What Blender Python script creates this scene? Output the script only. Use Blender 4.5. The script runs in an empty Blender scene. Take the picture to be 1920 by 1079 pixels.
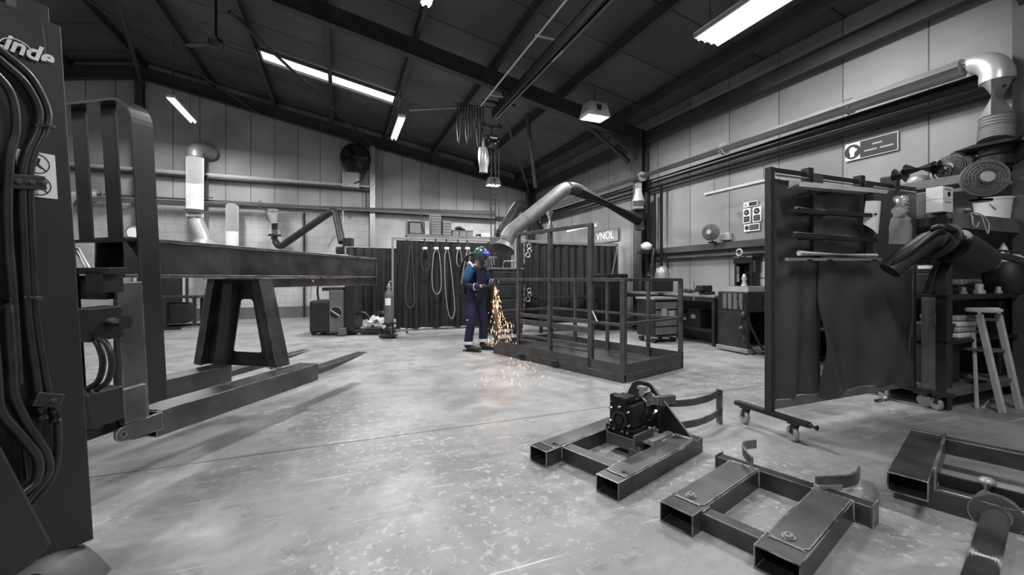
import bpy, bmesh, math, random
from mathutils import Vector, Matrix, noise
random.seed(7)
R = math.radians
PI = math.pi
SC = bpy.context.scene
COL = SC.collection
H, F, HOR = 1.2, 790.0, 522.0       # eye height (m), focal length in pixels of the 1920 wide frame, horizon row

def P(px, py, Y):
    return Vector(((px-960)/F*Y, Y, H+(HOR-py)/F*Y))
def G(px, py, z=0.0):
    Y = (H-z)*F/(py-HOR)
    return Vector(((px-960)/F*Y, Y, z))
TH = R(22.05)                        # the hall is turned against the view
CV, SV = math.cos(TH), math.sin(TH)
def W(a, b, z=0.0):                  # hall coordinates: a across to the right wall, b along it into the depth
    return Vector((CV*a-SV*b, SV*a+CV*b, z))

# ------------------------------------------------------------------ camera
cam = bpy.data.cameras.new('camera'); co = bpy.data.objects.new('camera', cam); COL.objects.link(co)
co.location = (0, 0, H); co.rotation_euler = (R(90), 0, 0)
cam.sensor_width = 36; cam.lens = F/1920*36; cam.shift_y = -(539.5-HOR)/1920
cam.clip_start = 0.02; cam.clip_end = 100
SC.camera = co
SC.view_settings.view_transform = 'Standard'; SC.view_settings.look = 'None'
SC.view_settings.gamma = 1; SC.view_settings.use_curve_mapping = False
SC.view_settings.exposure = 0.0

# ------------------------------------------------------------------ materials
def nodes(name):
    m = bpy.data.materials.new(name); m.use_nodes = True
    nt = m.node_tree; b = nt.nodes['Principled BSDF']
    return m, nt, b
def N(nt, kind, **kw):
    n = nt.nodes.new(kind)
    for k, v in kw.items(): setattr(n, k, v)
    return n
def g3(v): return (v, v, v, 1) if isinstance(v, (int, float)) else (v[0], v[1], v[2], 1)
def mat(name, col, rough=.6, metal=0., var=.25, scale=6., bump=.0, col2=None, detail=5, edge=0., stretch=None, spec=.5):
    m, nt, b = nodes(name); L = nt.links.new
    tc = N(nt, 'ShaderNodeTexCoord'); mp = N(nt, 'ShaderNodeMapping')
    if stretch: mp.inputs['Scale'].default_value = stretch
    L(tc.outputs['Object'], mp.inputs[0])
    nz = N(nt, 'ShaderNodeTexNoise'); nz.inputs['Scale'].default_value = scale; nz.inputs['Detail'].default_value = detail
    L(mp.outputs[0], nz.inputs['Vector'])
    cr = N(nt, 'ShaderNodeValToRGB'); cr.color_ramp.elements[0].position = .3; cr.color_ramp.elements[1].position = .72
    c = g3(col)
    c2 = g3(col2) if col2 is not None else tuple(min(1, x*(1+var)) for x in c[:3])+(1,)
    c1 = c if col2 is not None else tuple(x*(1-var) for x in c[:3])+(1,)
    cr.color_ramp.elements[0].color = c1; cr.color_ramp.elements[1].color = c2
    L(nz.outputs[0], cr.inputs[0])
    out = cr.outputs[0]
    if edge > 0:                      # paint and scale worn off the edges, bright edge highlights painted in with it
        bv = N(nt, 'ShaderNodeBevel'); bv.inputs['Radius'].default_value = .009; bv.samples = 4
        ge = N(nt, 'ShaderNodeNewGeometry'); vm = N(nt, 'ShaderNodeVectorMath', operation='DOT_PRODUCT')
        L(bv.outputs[0], vm.inputs[0]); L(ge.outputs['Normal'], vm.inputs[1])
        mr = N(nt, 'ShaderNodeMapRange'); mr.inputs[1].default_value = .985; mr.inputs[2].default_value = .82
        L(vm.outputs['Value'], mr.inputs[0])
        n2 = N(nt, 'ShaderNodeTexNoise'); n2.inputs['Scale'].default_value = 9; L(tc.outputs['Object'], n2.inputs['Vector'])
        r2 = N(nt, 'ShaderNodeMapRange'); r2.inputs[1].default_value = .38; r2.inputs[2].default_value = .6; L(n2.outputs[0], r2.inputs[0])
        mu = N(nt, 'ShaderNodeMath', operation='MULTIPLY'); L(mr.outputs[0], mu.inputs[0]); L(r2.outputs[0], mu.inputs[1])
        mx = N(nt, 'ShaderNodeMix', data_type='RGBA'); L(mu.outputs[0], mx.inputs[0]); L(out, mx.inputs[6]); mx.inputs[7].default_value = g3(edge)
        out = mx.outputs[2]
    L(out, b.inputs['Base Color'])
    b.inputs['Roughness'].default_value = rough; b.inputs['Metallic'].default_value = metal
    b.inputs['Specular IOR Level'].default_value = spec
    rr = N(nt, 'ShaderNodeMapRange'); rr.inputs[3].default_value = max(.02, rough-.12); rr.inputs[4].default_value = min(1, rough+.12)
    L(nz.outputs[0], rr.inputs[0]); L(rr.outputs[0], b.inputs['Roughness'])
    if bump:
        bp = N(nt, 'ShaderNodeBump'); bp.inputs['Strength'].default_value = bump; bp.inputs['Distance'].default_value = .01
        L(nz.outputs[0], bp.inputs['Height']); L(bp.outputs[0], b.inputs['Normal'])
    return m
def emit(name, col, s):
    m, nt, b = nodes(name)
    b.inputs['Base Color'].default_value = g3(.8); b.inputs['Emission Color'].default_value = g3(col); b.inputs['Emission Strength'].default_value = s
    return m

M = {}
M['roof_steel'] = mat('roof_steel', .035, .6, .0, .35, 3)
M['column_paint'] = mat('column_paint', .05, .5, .0, .3, 3)
M['mill'] = mat('mill_scale_steel', .065, .34, .5, .45, 5, .06, edge=.8, stretch=(1, 1, 1))
M['mill_raw'] = mat('raw_rolled_steel', .105, .36, .5, .4, 4, .04, edge=.8)
M['cage'] = mat('grey_primed_steel', .075, .45, .4, .3, 5, .03, edge=.32)
M['truck'] = mat('truck_grey_paint', .020, .42, .0, .18, 3, .0, edge=.12)
M['truckd'] = mat('truck_black_paint', .010, .5, .0, .3, 3)
M['rubber'] = mat('black_rubber', .014, .45, 0, .3, 8)
M['hose'] = mat('hydraulic_hose_rubber', .018, .35, 0, .3, 12)
M['galv'] = mat('galvanised_sheet', .55, .34, .45, .06, 3)
M['galvd'] = mat('dull_galvanised_sheet', .3, .4, .4, .12, 4)
M['flex'] = mat('flexible_duct_cloth', .13, .55, 0, .2, 8)
M['flexd'] = mat('black_flexible_duct', .022, .5, 0, .3, 8)
M['curtain'] = mat('welding_curtain_cloth', .015, .65, 0, .35, 3, .2)
M['curtain2'] = mat('grey_welding_curtain', .05, .42, 0, .25, 2.5, .15)
M['black'] = mat('black_paint', .008, .4, 0, .3, 5)
M['darkm'] = mat('dark_machine_paint', .018, .45, .1, .35, 5)
M['midm'] = mat('grey_machine_paint', .12, .45, 0, .25, 5)
M['palem'] = mat('pale_machine_paint', .42, .45, 0, .15, 5)
M['white'] = mat('white_paint', .78, .5, 0, .08, 5)
M['plate'] = mat('white_sign_plate', .8, .5, 0, .04, 5)
M['ink'] = mat('black_print', .006, .5, 0, .1, 5)
M['inkg'] = mat('grey_print', .3, .5, 0, .1, 5)
M['chrome'] = mat('chromed_steel', .75, .12, 1, .05, 5)
M['cast'] = mat('black_cast_iron', .006, .28, .3, .5, 30, .2)
M['alu'] = mat('aluminium', .55, .4, .6, .15, 6)
M['webbing'] = mat('grey_webbing', .34, .8, 0, .25, 30)
M['webd'] = mat('dark_webbing', .06, .8, 0, .25, 30)
M['wood'] = mat('worn_timber', .16, .7, 0, .3, 4, stretch=(1, 8, 8))
M['card'] = mat('grey_cardboard', .3, .8, 0, .15, 6)
M['plast'] = mat('smoky_plastic_sheet', .2, .2, 0, .3, 6)
M['blue'] = mat('navy_coverall_cloth', (.006, .009, .04), .8, 0, .3, 14, .3)
M['teal'] = mat('teal_shoulder_cloth', (.008, .055, .14), .8, 0, .3, 14, .2)
M['refl'] = mat('reflective_tape', (.5, .56, .62), .5, 0, .1, 14)
M['glove'] = mat('leather_glove', (.03, .03, .035), .7, 0, .3, 20)
M['gloveg'] = mat('light_leather_glove', (.35, .37, .35), .7, 0, .3, 20)
M['boot'] = mat('dark_leather_boot', (.035, .026, .03), .5, 0, .3, 14)
M['skin'] = mat('skin', (.45, .28, .22), .55, 0, .08, 20)
M['mask'] = mat('welding_mask_shell', (.02, .05, .06), .3, 0, .2, 14)
M['maskb'] = mat('bright_blue_mask_top', (.06, .10, .55), .3, 0, .15, 14)
M['tube'] = emit('fluorescent_tube_light', (1, 1, 1), 14)
M['hib'] = emit('highbay_lamp_light', (1, 1, 1), 12)
M['dim'] = emit('dim_tube_light', (1, 1, 1), 2.0)
M['sky'] = emit('roof_light_daylight', (1, 1, 1), 1.6)
M['spark'] = emit('hot_spark', (1, .32, .10), 3.5)
M['sparkw'] = emit('white_hot_spark', (1, .62, .36), 3.5)

# floor: trowelled concrete, worn patches in the foreground, joints
def floor_mat():
    m, nt, b = nodes('trowelled_concrete'); L = nt.links.new
    tc = N(nt, 'ShaderNodeTexCoord')
    def noi(s, d=6, rgh=.55, sc=None, dist=0):
        n = N(nt, 'ShaderNodeTexNoise'); n.inputs['Scale'].default_value = s; n.inputs['Detail'].default_value = d; n.inputs['Roughness'].default_value = rgh
        n.inputs['Distortion'].default_value = dist
        if sc:
            mp = N(nt, 'ShaderNodeMapping'); mp.inputs['Scale'].default_value = sc; mp.inputs['Rotation'].default_value = (0, 0, .9); L(tc.outputs['Object'], mp.inputs[0]); L(mp.outputs[0], n.inputs['Vector'])
        else: L(tc.outputs['Object'], n.inputs['Vector'])
        return n.outputs[0]
    def ramp(x, p0, p1, c0=0, c1=1):
        r = N(nt, 'ShaderNodeMapRange'); r.interpolation_type = 'SMOOTHSTEP'
        for i, v in enumerate((p0, p1, c0, c1)): r.inputs[i+1].default_value = v
        L(x, r.inputs[0]); return r.outputs[0]
    def mix(f, a, c):
        x = N(nt, 'ShaderNodeMix', data_type='RGBA')
        L(f, x.inputs[0])
        for i, v in ((6, a), (7, c)):
            if isinstance(v, (int, float)): x.inputs[i].default_value = g3(v)
            else: L(v, x.inputs[i])
        return x.outputs[2]
    def mul(a, c):
        x = N(nt, 'ShaderNodeMath', operation='MULTIPLY'); L(a, x.inputs[0])
        if isinstance(c, (int, float)): x.inputs[1].default_value = c
        else: L(c, x.inputs[1])
        return x.outputs[0]
    base = mix(ramp(noi(.7, 5, .6), .35, .65), FL0, FL1)
    base = mix(mul(ramp(noi(2.4, 7, .65, dist=.6), .42, .62), .5), base, FL2)
    # flaked patches: sharp-edged, only where the big mask allows
    mask = ramp(noi(.45, 3, .5), .44, .56)
    fl = ramp(noi(17, 9, .72, dist=.3), .545, .60)
    base = mix(mul(mul(fl, mask), .6), base, .52)
    dk = ramp(noi(6.5, 9, .75, dist=.5), .56, .66)
    base = mix(mul(dk, .5), base, .11)
    # trowel streaks
    st = ramp(noi(3, 5, .6, (.35, 3.2, 1)), .5, .68)
    base = mix(mul(st, .35), base, .36)
    # fine scratches, bright
    sc = ramp(noi(9, 3, .5, (.12, 6, 1)), .70, .72)
    base = mix(mul(sc, .6), base, .7)
    L(base, b.inputs['Base Color'])
    rg = ramp(noi(3, 6), .3, .7, .34, .62); L(rg, b.inputs['Roughness'])
    b.inputs['Specular IOR Level'].default_value = .45
    bp = N(nt, 'ShaderNodeBump'); bp.inputs['Strength'].default_value = .12; bp.inputs['Distance'].default_value = .01
    L(noi(14, 6, .6), bp.inputs['Height']); L(bp.outputs[0], b.inputs['Normal'])
    return m
FL0, FL1, FL2 = .17, .27, .34
M['floor'] = floor_mat()

def panel_mat(name, c, axis, period, joint, width=.018, brick=False, dirt=.3, z_split=None):
    """wall cladding: sheets with joints every period along one object axis, optional painted block below z_split"""
    m, nt, b = nodes(name); L = nt.links.new
    tc = N(nt, 'ShaderNodeTexCoord'); sp = N(nt, 'ShaderNodeSeparateXYZ'); L(tc.outputs['Object'], sp.inputs[0])
    d = N(nt, 'ShaderNodeMath', operation='DIVIDE'); L(sp.outputs[axis], d.inputs[0]); d.inputs[1].default_value = period
    fr = N(nt, 'ShaderNodeMath', operation='FRACT'); L(d.outputs[0], fr.inputs[0])
    lt = N(nt, 'ShaderNodeMath', operation='LESS_THAN'); L(fr.outputs[0], lt.inputs[0]); lt.inputs[1].default_value = width/period
    fl = N(nt, 'ShaderNodeMath', operation='FLOOR'); L(d.outputs[0], fl.inputs[0])
    wn = N(nt, 'ShaderNodeTexWhiteNoise', noise_dimensions='1D'); L(fl.outputs[0], wn.inputs['W'])
    nz = N(nt, 'ShaderNodeTexNoise'); nz.inputs['Scale'].default_value = 1.1; nz.inputs['Detail'].default_value = 7; L(tc.outputs['Object'], nz.inputs['Vector'])
    r1 = N(nt, 'ShaderNodeMapRange'); r1.inputs[1].default_value = .3; r1.inputs[2].default_value = .7; r1.inputs[3].default_value = 1-dirt; r1.inputs[4].default_value = 1.08; L(nz.outputs[0], r1.inputs[0])
    r2 = N(nt, 'ShaderNodeMapRange'); r2.inputs[3].default_value = .86; r2.inputs[4].default_value = 1.1; L(wn.outputs[0], r2.inputs[0])
    mu = N(nt, 'ShaderNodeMath', operation='MULTIPLY'); L(r1.outputs[0], mu.inputs[0]); L(r2.outputs[0], mu.inputs[1])
    mc = N(nt, 'ShaderNodeMath', operation='MULTIPLY'); L(mu.outputs[0], mc.inputs[0]); mc.inputs[1].default_value = c
    mx = N(nt, 'ShaderNodeMix', data_type='FLOAT'); L(lt.outputs[0], mx.inputs[0]); L(mc.outputs[0], mx.inputs[2]); mx.inputs[3].default_value = joint
    col = mx.outputs[0]
    if z_split is not None:
        bt = N(nt, 'ShaderNodeTexBrick'); bt.inputs['Scale'].default_value = 1
        bt.inputs['Brick Width'].default_value = .45; bt.inputs['Row Height'].default_value = .225; bt.inputs['Mortar Size'].default_value = .006
        bt.inputs['Color1'].default_value = g3(c*1.25); bt.inputs['Color2'].default_value = g3(c*1.12); bt.inputs['Mortar'].default_value = g3(c*.85)
        cb = N(nt, 'ShaderNodeCombineXYZ'); L(sp.outputs[axis], cb.inputs[0]); L(sp.outputs[2], cb.inputs[1]); L(cb.outputs[0], bt.inputs['Vector'])
        gt = N(nt, 'ShaderNodeMath', operation='GREATER_THAN'); L(sp.outputs[2], gt.inputs[0]); gt.inputs[1].default_value = z_split
        bm_ = N(nt, 'ShaderNodeMix', data_type='RGBA', blend_type='MULTIPLY'); bm_.inputs[0].default_value = 1; L(bt.outputs[0], bm_.inputs[6]); L(r1.outputs[0], bm_.inputs[7])
        m2 = N(nt, 'ShaderNodeMix', data_type='RGBA'); L(gt.outputs[0], m2.inputs[0]); L(bm_.outputs[2], m2.inputs[6]); L(col, m2.inputs[7])
        col = m2.outputs[2]
    L(col, b.inputs['Base Color']); b.inputs['Roughness'].default_value = .6
    return m
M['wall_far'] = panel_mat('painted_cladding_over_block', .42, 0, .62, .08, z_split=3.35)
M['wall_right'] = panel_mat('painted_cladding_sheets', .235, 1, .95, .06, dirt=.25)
M['ceil'] = panel_mat('dark_roof_lining', .085, 1, 1.25, .012, .035, dirt=.35)

# ------------------------------------------------------------------ mesh building
def frame_z(d, up=(0, 0, 1)):
    d = Vector(d).normalized(); up = Vector(up)
    if abs(d.dot(up)) > .999: up = Vector((0, 1, 0)) if abs(d.y) < .9 else Vector((1, 0, 0))
    s = d.cross(up).normalized(); u = s.cross(d).normalized()
    return s, u, d
class MB:
    def __init__(s): s.bm = bmesh.new()
    def v(s, p): return s.bm.verts.new(Vector(p))
    def f(s, vs):
        try: return s.bm.faces.new(vs)
        except ValueError: return None
    def hexa(s, c):
        v = [s.v(p) for p in c]
        for q in ((0, 3, 2, 1), (4, 5, 6, 7), (0, 1, 5, 4), (1, 2, 6, 5), (2, 3, 7, 6), (3, 0, 4, 7)): s.f([v[i] for i in q])
        return s
    def box(s, x0, x1, y0, y1, z0, z1, X=None):
        c = [(x0, y0, z0), (x1, y0, z0), (x1, y1, z0), (x0, y1, z0), (x0, y0, z1), (x1, y0, z1), (x1, y1, z1), (x0, y1, z1)]
        if X: c = [X @ Vector(p) for p in c]
        return s.hexa(c)
    def cbox(s, c, d, rz=0, X=None):
        T = Matrix.Translation(Vector(c)) @ Matrix.Rotation(rz, 4, 'Z')
        if X: T = X @ T
        return s.box(-d[0]/2, d[0]/2, -d[1]/2, d[1]/2, -d[2]/2, d[2]/2, T)
    def bar(s, p0, p1, w, h, up=(0, 0, 1)):
        p0, p1 = Vector(p0), Vector(p1); a, u, d = frame_z(p1-p0, up)
        c = []
        for p in (p0, p1): c += [p-a*w/2-u*h/2, p+a*w/2-u*h/2, p+a*w/2+u*h/2, p-a*w/2+u*h/2]
        return s.hexa(c)
    def hollow(s, p0, p1, w, h, t=.008, up=(0, 0, 1), floor_at=None):
        """open-ended rectangular hollow section"""
        p0, p1 = Vector(p0), Vector(p1); a, u, d = frame_z(p1-p0, up)
        R4 = []
        for p in (p0, p1):
            for k in (0, t):
                R4.append([s.v(p+a*x*(w/2-k)+u*y*(h/2-k)) for x, y in ((-1, -1), (1, -1), (1, 1), (-1, 1))])
        o0, i0, o1, i1 = R4
        for i in range(4):
            j = (i+1) % 4
            s.f([o0[i], o0[j], o1[j], o1[i]]); s.f([i0[j], i0[i], i1[i], i1[j]])
            s.f([o0[j], o0[i], i0[i], i0[j]]); s.f([o1[i], o1[j], i1[j], i1[i]])
        return s
    def tube(s, pts, r, seg=12, closed=False, cap=True, rib=0):
        pts = [Vector(p) for p in pts]; n = len(pts)
        rs = r if isinstance(r, (list, tuple)) else [r]*n
        rings = []; prev = None
        for i, p in enumerate(pts):
            a = pts[(i-1) % n] if (closed or i > 0) else p
            c = pts[(i+1) % n] if (closed or i < n-1) else p
            d = (c-a).normalized()
            if prev is None:
                x, y, _ = frame_z(d)
            else:
                x = prev - d*prev.dot(d); x.normalize(); y = d.cross(x)
            prev = x
            rings.append([s.v(p+(x*math.cos(t)+y*math.sin(t))*rs[i]) for t in [2*PI*k/seg for k in range(seg)]])
        m = n if closed else n-1
        for i in range(m):
            A, B = rings[i], rings[(i+1) % n]
            for k in range(seg): s.f([A[k], A[(k+1) % seg], B[(k+1) % seg], B[k]])
        if cap and not closed: s.f(rings[0][::-1]); s.f(rings[-1])
        return s
    def cyl(s, p0, p1, r0, r1=None, seg=20): return s.tube([p0, p1], [r0, r0 if r1 is None else r1], seg)
    def lathe(s, prof, X=None, seg=24, cap=True):
        X = X or Matrix.Identity(4); rings = []
        for r, z in prof:
            rings.append([s.v(X @ Vector((r*math.cos(2*PI*k/seg), r*math.sin(2*PI*k/seg), z))) for k in range(seg)])
        for A, B in zip(rings, rings[1:]):
            for k in range(seg): s.f([A[k], A[(k+1) % seg], B[(k+1) % seg], B[k]])
        if cap: s.f(rings[0][::-1]); s.f(rings[-1])
        return s
    def prism(s, poly, t, X):
        a = [s.v(X @ Vector((x, y, 0))) for x, y in poly]; b = [s.v(X @ Vector((x, y, t))) for x, y in poly]
        s.f(a[::-1]); s.f(b); n = len(a)
        for i in range(n): s.f([a[i], a[(i+1) % n], b[(i+1) % n], b[i]])
        return s
    def ring(s, outer, inner, t, X):
        L_ = [[s.v(X @ Vector((x, y, z))) for x, y in pl] for pl, z in ((outer, 0), (inner, 0), (outer, t), (inner, t))]
        n = len(outer)
        for i in range(n):
            j = (i+1) % n
            s.f([L_[0][j], L_[0][i], L_[1][i], L_[1][j]]); s.f([L_[2][i], L_[2][j], L_[3][j], L_[3][i]])
            s.f([L_[0][i], L_[0][j], L_[2][j], L_[2][i]]); s.f([L_[1][j], L_[1][i], L_[3][i], L_[3][j]])
        return s
    def strip(s, pts, w, t, up=(0, 0, 1)):
        """flat bar bent along pts: w along up, thickness t across"""
        pts = [Vector(p) for p in pts]; rings = []; up = Vector(up)
        for i, p in enumerate(pts):
            d = (pts[min(i+1, len(pts)-1)]-pts[max(i-1, 0)]).normalized(); n = d.cross(up).normalized(); u = up
            rings.append([s.v(p-n*t/2-u*w/2), s.v(p+n*t/2-u*w/2), s.v(p+n*t/2+u*w/2), s.v(p-n*t/2+u*w/2)])
        for A, B in zip(rings, rings[1:]):
            for k in range(4): s.f([A[k], A[(k+1) % 4], B[(k+1) % 4], B[k]])
        s.f(rings[0][::-1]); s.f(rings[-1]); return s
    def ball(s, c, r, sc=(1, 1, 1), seg=16, X=None):
        T = Matrix.Translation(Vector(c)) @ Matrix.Diagonal((r*sc[0], r*sc[1], r*sc[2], 1))
        if X: T = X @ T
        bmesh.ops.create_uvsphere(s.bm, u_segments=seg, v_segments=seg//2+2, radius=1, matrix=T); return s
    def surf(s, fn, nu, nv, th=0.0):
        """sheet through fn(u,v) in 0..1; th gives it real thickness"""
        g = [[s.v(fn(i/nu, j/nv)) for j in range(nv+1)] for i in range(nu+1)]
        fs = [s.f([g[i][j], g[i+1][j], g[i+1][j+1], g[i][j+1]]) for i in range(nu) for j in range(nv)]
        if th:
            bmesh.ops.recalc_face_normals(s.bm, faces=fs)
            bmesh.ops.solidify(s.bm, geom=fs, thickness=th)
        return s
    def build(s, name, m, parent=None, bevel=0, smooth=None, sub=0, fix=True):
        if fix: bmesh.ops.recalc_face_normals(s.bm, faces=s.bm.faces[:])
        me = bpy.data.meshes.new(name); s.bm.to_mesh(me); s.bm.free()
        me.materials.append(M[m] if isinstance(m, str) else m)
        if smooth:
            for p in me.polygons: p.use_smooth = True
            if smooth < 180: me.set_sharp_from_angle(angle=R(smooth))
        o = bpy.data.objects.new(name, me); COL.objects.link(o)
        if parent: o.parent = parent
        if bevel:
            b = o.modifiers.new('bevel', 'BEVEL'); b.width = bevel; b.segments = 2; b.limit_method = 'ANGLE'; b.angle_limit = R(40)
        if sub:
            b = o.modifiers.new('sub', 'SUBSURF'); b.levels = sub; b.render_levels = sub
        return o
def tag(o, label=None, cat=None, group=None, kind=None):
    if label: o['label'] = label
    if cat: o['category'] = cat
    if group: o['group'] = group
    if kind: o['kind'] = kind
    return o
def thing(name, label, cat, loc=(0, 0, 0), rz=0, group=None, kind=None, rx=0):
    o = bpy.data.objects.new(name, None); COL.objects.link(o); o.empty_display_size = .1
    o.location = loc; o.rotation_euler = (rx, 0, rz)
    return tag(o, label, cat, group, kind)
def mx(o): return Matrix.Translation(o.location) @ o.rotation_euler.to_matrix().to_4x4()
def loc(o, p): return mx(o).inverted() @ Vector(p)
def dup(root, loc_=None, rz=None, label=None, group=None):
    r = root.copy(); COL.objects.link(r)
    if loc_ is not None: r.location = loc_
    if rz is not None: r.rotation_euler = (r.rotation_euler[0], 0, rz)
    if label: r['label'] = label
    if group: r['group'] = group
    for ch in [c for c in bpy.data.objects if c.parent == root]:
        c = ch.copy(); COL.objects.link(c); c.parent = r
        for g in [q for q in bpy.data.objects if q.parent == ch]:
            d = g.copy(); COL.objects.link(d); d.parent = c
    return r
def text(s, size, m, parent, X, name='lettering', depth=.0008, shear=0, bold=0, align='CENTER'):
    cu = bpy.data.curves.new(name, 'FONT'); cu.body = s; cu.size = size; cu.extrude = depth; cu.shear = shear; cu.offset = bold
    cu.align_x = align; cu.align_y = 'CENTER'
    tmp = bpy.data.objects.new('tmp', cu); COL.objects.link(tmp); bpy.context.view_layer.update()
    me = bpy.data.meshes.new_from_object(tmp.evaluated_get(bpy.context.evaluated_depsgraph_get())); bpy.data.objects.remove(tmp); bpy.data.curves.remove(cu)
    me.name = name; me.materials.clear(); me.materials.append(M[m])
    o = bpy.data.objects.new(name, me); COL.objects.link(o); o.parent = parent; o.matrix_local = X
    return o
def basis(o, x, y):
    """matrix with local x,y axes along the vectors and origin o"""
    x = Vector(x).normalized(); y = Vector(y); y = (y-x*y.dot(x)).normalized(); z = x.cross(y)
    m = Matrix.Identity(4)
    for i in range(3): m[i][0] = x[i]; m[i][1] = y[i]; m[i][2] = z[i]; m[i][3] = Vector(o)[i]
    return m
def arc(c, r, a0, a1, n, ax=(1, 0, 0), ay=(0, 0, 1)):
    c, ax, ay = Vector(c), Vector(ax), Vector(ay)
    return [c+ax*r*math.cos(R(a0+(a1-a0)*i/n))+ay*r*math.sin(R(a0+(a1-a0)*i/n)) for i in range(n+1)]
def smooth_path(pts, n=6):
    """Catmull-Rom through pts"""
    p = [Vector(q) for q in pts]; p = [p[0]*2-p[1]]+p+[p[-1]*2-p[-2]]; out = []
    for i in range(1, len(p)-2):
        for k in range(n):
            t = k/n
            out.append(.5*((2*p[i])+(-p[i-1]+p[i+1])*t+(2*p[i-1]-5*p[i]+4*p[i+1]-p[i+2])*t*t+(-p[i-1]+3*p[i]-3*p[i+1]+p[i+2])*t**3))
    out.append(p[-2]); return out
# ================================================================== the hall
A1, B1, B0, AR = 6.65, 14.37, -4.0, -5.0       # right wall, far wall, near end, ridge line
AL = 2*AR-A1
def zr(a): return 4.85+.19*(A1-max(a, 2*AR-a))   # underside of the roof lining
RX = thing  # alias
def struct(mb, name, m, **k):
    o = mb.build(name, m, **k); o['kind'] = 'structure'; o.rotation_euler = (0, 0, TH); return o
struct(MB().box(AL, A1+.3, B0, B1+.3, -.2, 0), 'floor', 'floor')
# far wall with its gable
mb = MB(); X = basis((0, B1, 0), (1, 0, 0), (0, 0, 1))
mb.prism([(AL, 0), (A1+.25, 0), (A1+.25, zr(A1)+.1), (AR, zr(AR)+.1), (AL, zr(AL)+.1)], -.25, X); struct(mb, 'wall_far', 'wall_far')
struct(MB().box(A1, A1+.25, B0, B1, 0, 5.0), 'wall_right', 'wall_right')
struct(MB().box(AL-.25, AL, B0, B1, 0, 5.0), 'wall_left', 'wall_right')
mb = MB(); mb.prism([(AL, 0), (A1+.25, 0), (A1+.25, zr(A1)+.1), (AR, zr(AR)+.1), (AL, zr(AL)+.1)], .25, basis((0, B0, 0), (1, 0, 0), (0, 0, 1))); struct(mb, 'wall_near', 'wall_far')
mb = MB(); X = basis((0, B0, 0), (1, 0, 0), (0, 0, 1))
for s_, e_ in ((AR, A1+.3), (AL-.3, AR)):
    mb.prism([(s_, zr(max(min(s_, A1), AL))), (e_, zr(max(min(e_, A1), AL))), (e_, zr(max(min(e_, A1), AL))+.12), (s_, zr(max(min(s_, A1), AL))+.12)], -(B1+.3-B0), X)
o = struct(mb, 'ceiling', 'ceil')
# floor joints: saw cuts filled with dirt
mb = MB()
for b in (3.3, 8.6): mb.box(AL+1, A1-.05, b, b+.006, .0003, .0012)
struct(mb, 'floor_joint', 'darkm')

def isec(mb, p0, p1, w, h, up, t=.02):
    """I-section along p0-p1"""
    p0, p1 = Vector(p0), Vector(p1); a, u, d = frame_z(p1-p0, up)
    for k in (-1, 1): mb.bar(p0+u*k*(h/2-t/2), p1+u*k*(h/2-t/2), w, t, up)
    mb.bar(p0, p1, t, h-t, up)
def beam(name, label, p0, p1, w, h, m='roof_steel', i=True, up=(0, 0, 1)):
    mb = MB()
    if i: isec(mb, p0, p1, w, h, up)
    else: mb.bar(p0, p1, w, h, up)
    o = mb.build(name, m); o.rotation_euler = (0, 0, TH); o['kind'] = 'structure'; return o
# portal frames
for b in (1.93, 8.0, 14.15):
    up = (.19, 0, 1); dz = .2+.17
    beam('roof_beam', '', (A1-.1, b, zr(A1)-dz), (AR, b, zr(AR)-dz), .16, .32, up=(0, 0, 1))
    beam('roof_beam', '', (AL+.1, b, zr(A1)-dz), (AR, b, zr(AR)-dz), .16, .32, up=(0, 0, 1))
# purlins
k = 0; a = -.25-1.55*7
while a < 6.4:
    a += 1.55
    if a < 6.5: beam('roof_beam', '', (a, B0, zr(a)-.11), (a, B1, zr(a)-.11), .08, .2)
beam('roof_beam', '', (6.5, B0, 4.43), (6.5, B1, 4.43), .12, .26)
# columns
for b in (1.93, 8.0): beam('steel_column', '', (6.47, b, 0), (6.47, b, 4.6), .3, .18, 'column_paint', up=(1, 0, 0))
beam('steel_column', '', (6.4, 14.1, 0), (6.4, 14.1, 4.6), .2, .2, 'column_paint', up=(1, 0, 0))
beam('steel_column', '', (.92, 14.2, 0), (.92, 14.2, zr(.92)-.5), .16, .2, 'galvd', up=(0, 1, 0))
beam('steel_column', '', (-5.0, 14.2, 0), (-5.0, 14.2, 6.5), .16, .2, 'column_paint', up=(0, 1, 0))
# haunch plates and knee braces under the middle frame
mb = MB()
for b in (2.0, 8.0):
    mb.prism([(6.4, 3.95), (6.4, 4.62), (5.2, 4.72)], .06, basis((0, b+.03, 0), (1, 0, 0), (0, 0, 1)))
struct(mb, 'roof_beam', 'roof_steel')
# wind bracing
for p0, p1, r in ((W(-1.97, 9.4, 6.25), W(.9, 14.05, 5.45), .035), (W(-5.4, 8.1, 6.5), W(-2.2, 14.0, 5.95), .03), (W(-4.9, 14.0, 6.35), W(-3.6, 9.2, 6.2), .045), (W(3.0, 8.1, 4.9), W(6.3, 13.9, 4.3), .03), (W(6.3, 8.2, 3.95), W(5.0, 8.2, 4.75), .07)):
    mb = MB(); mb.cyl(p0, p1, r, seg=10); o = mb.build('roof_beam', 'roof_steel', smooth=60); o['kind'] = 'structure'
# leaning stay in front of the far corner
mb = MB(); mb.bar(P(988, 212, 9.6), P(1004, 352, 10.2), .07, .07); o = mb.build('roof_beam', 'roof_steel'); o['kind'] = 'structure'
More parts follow.
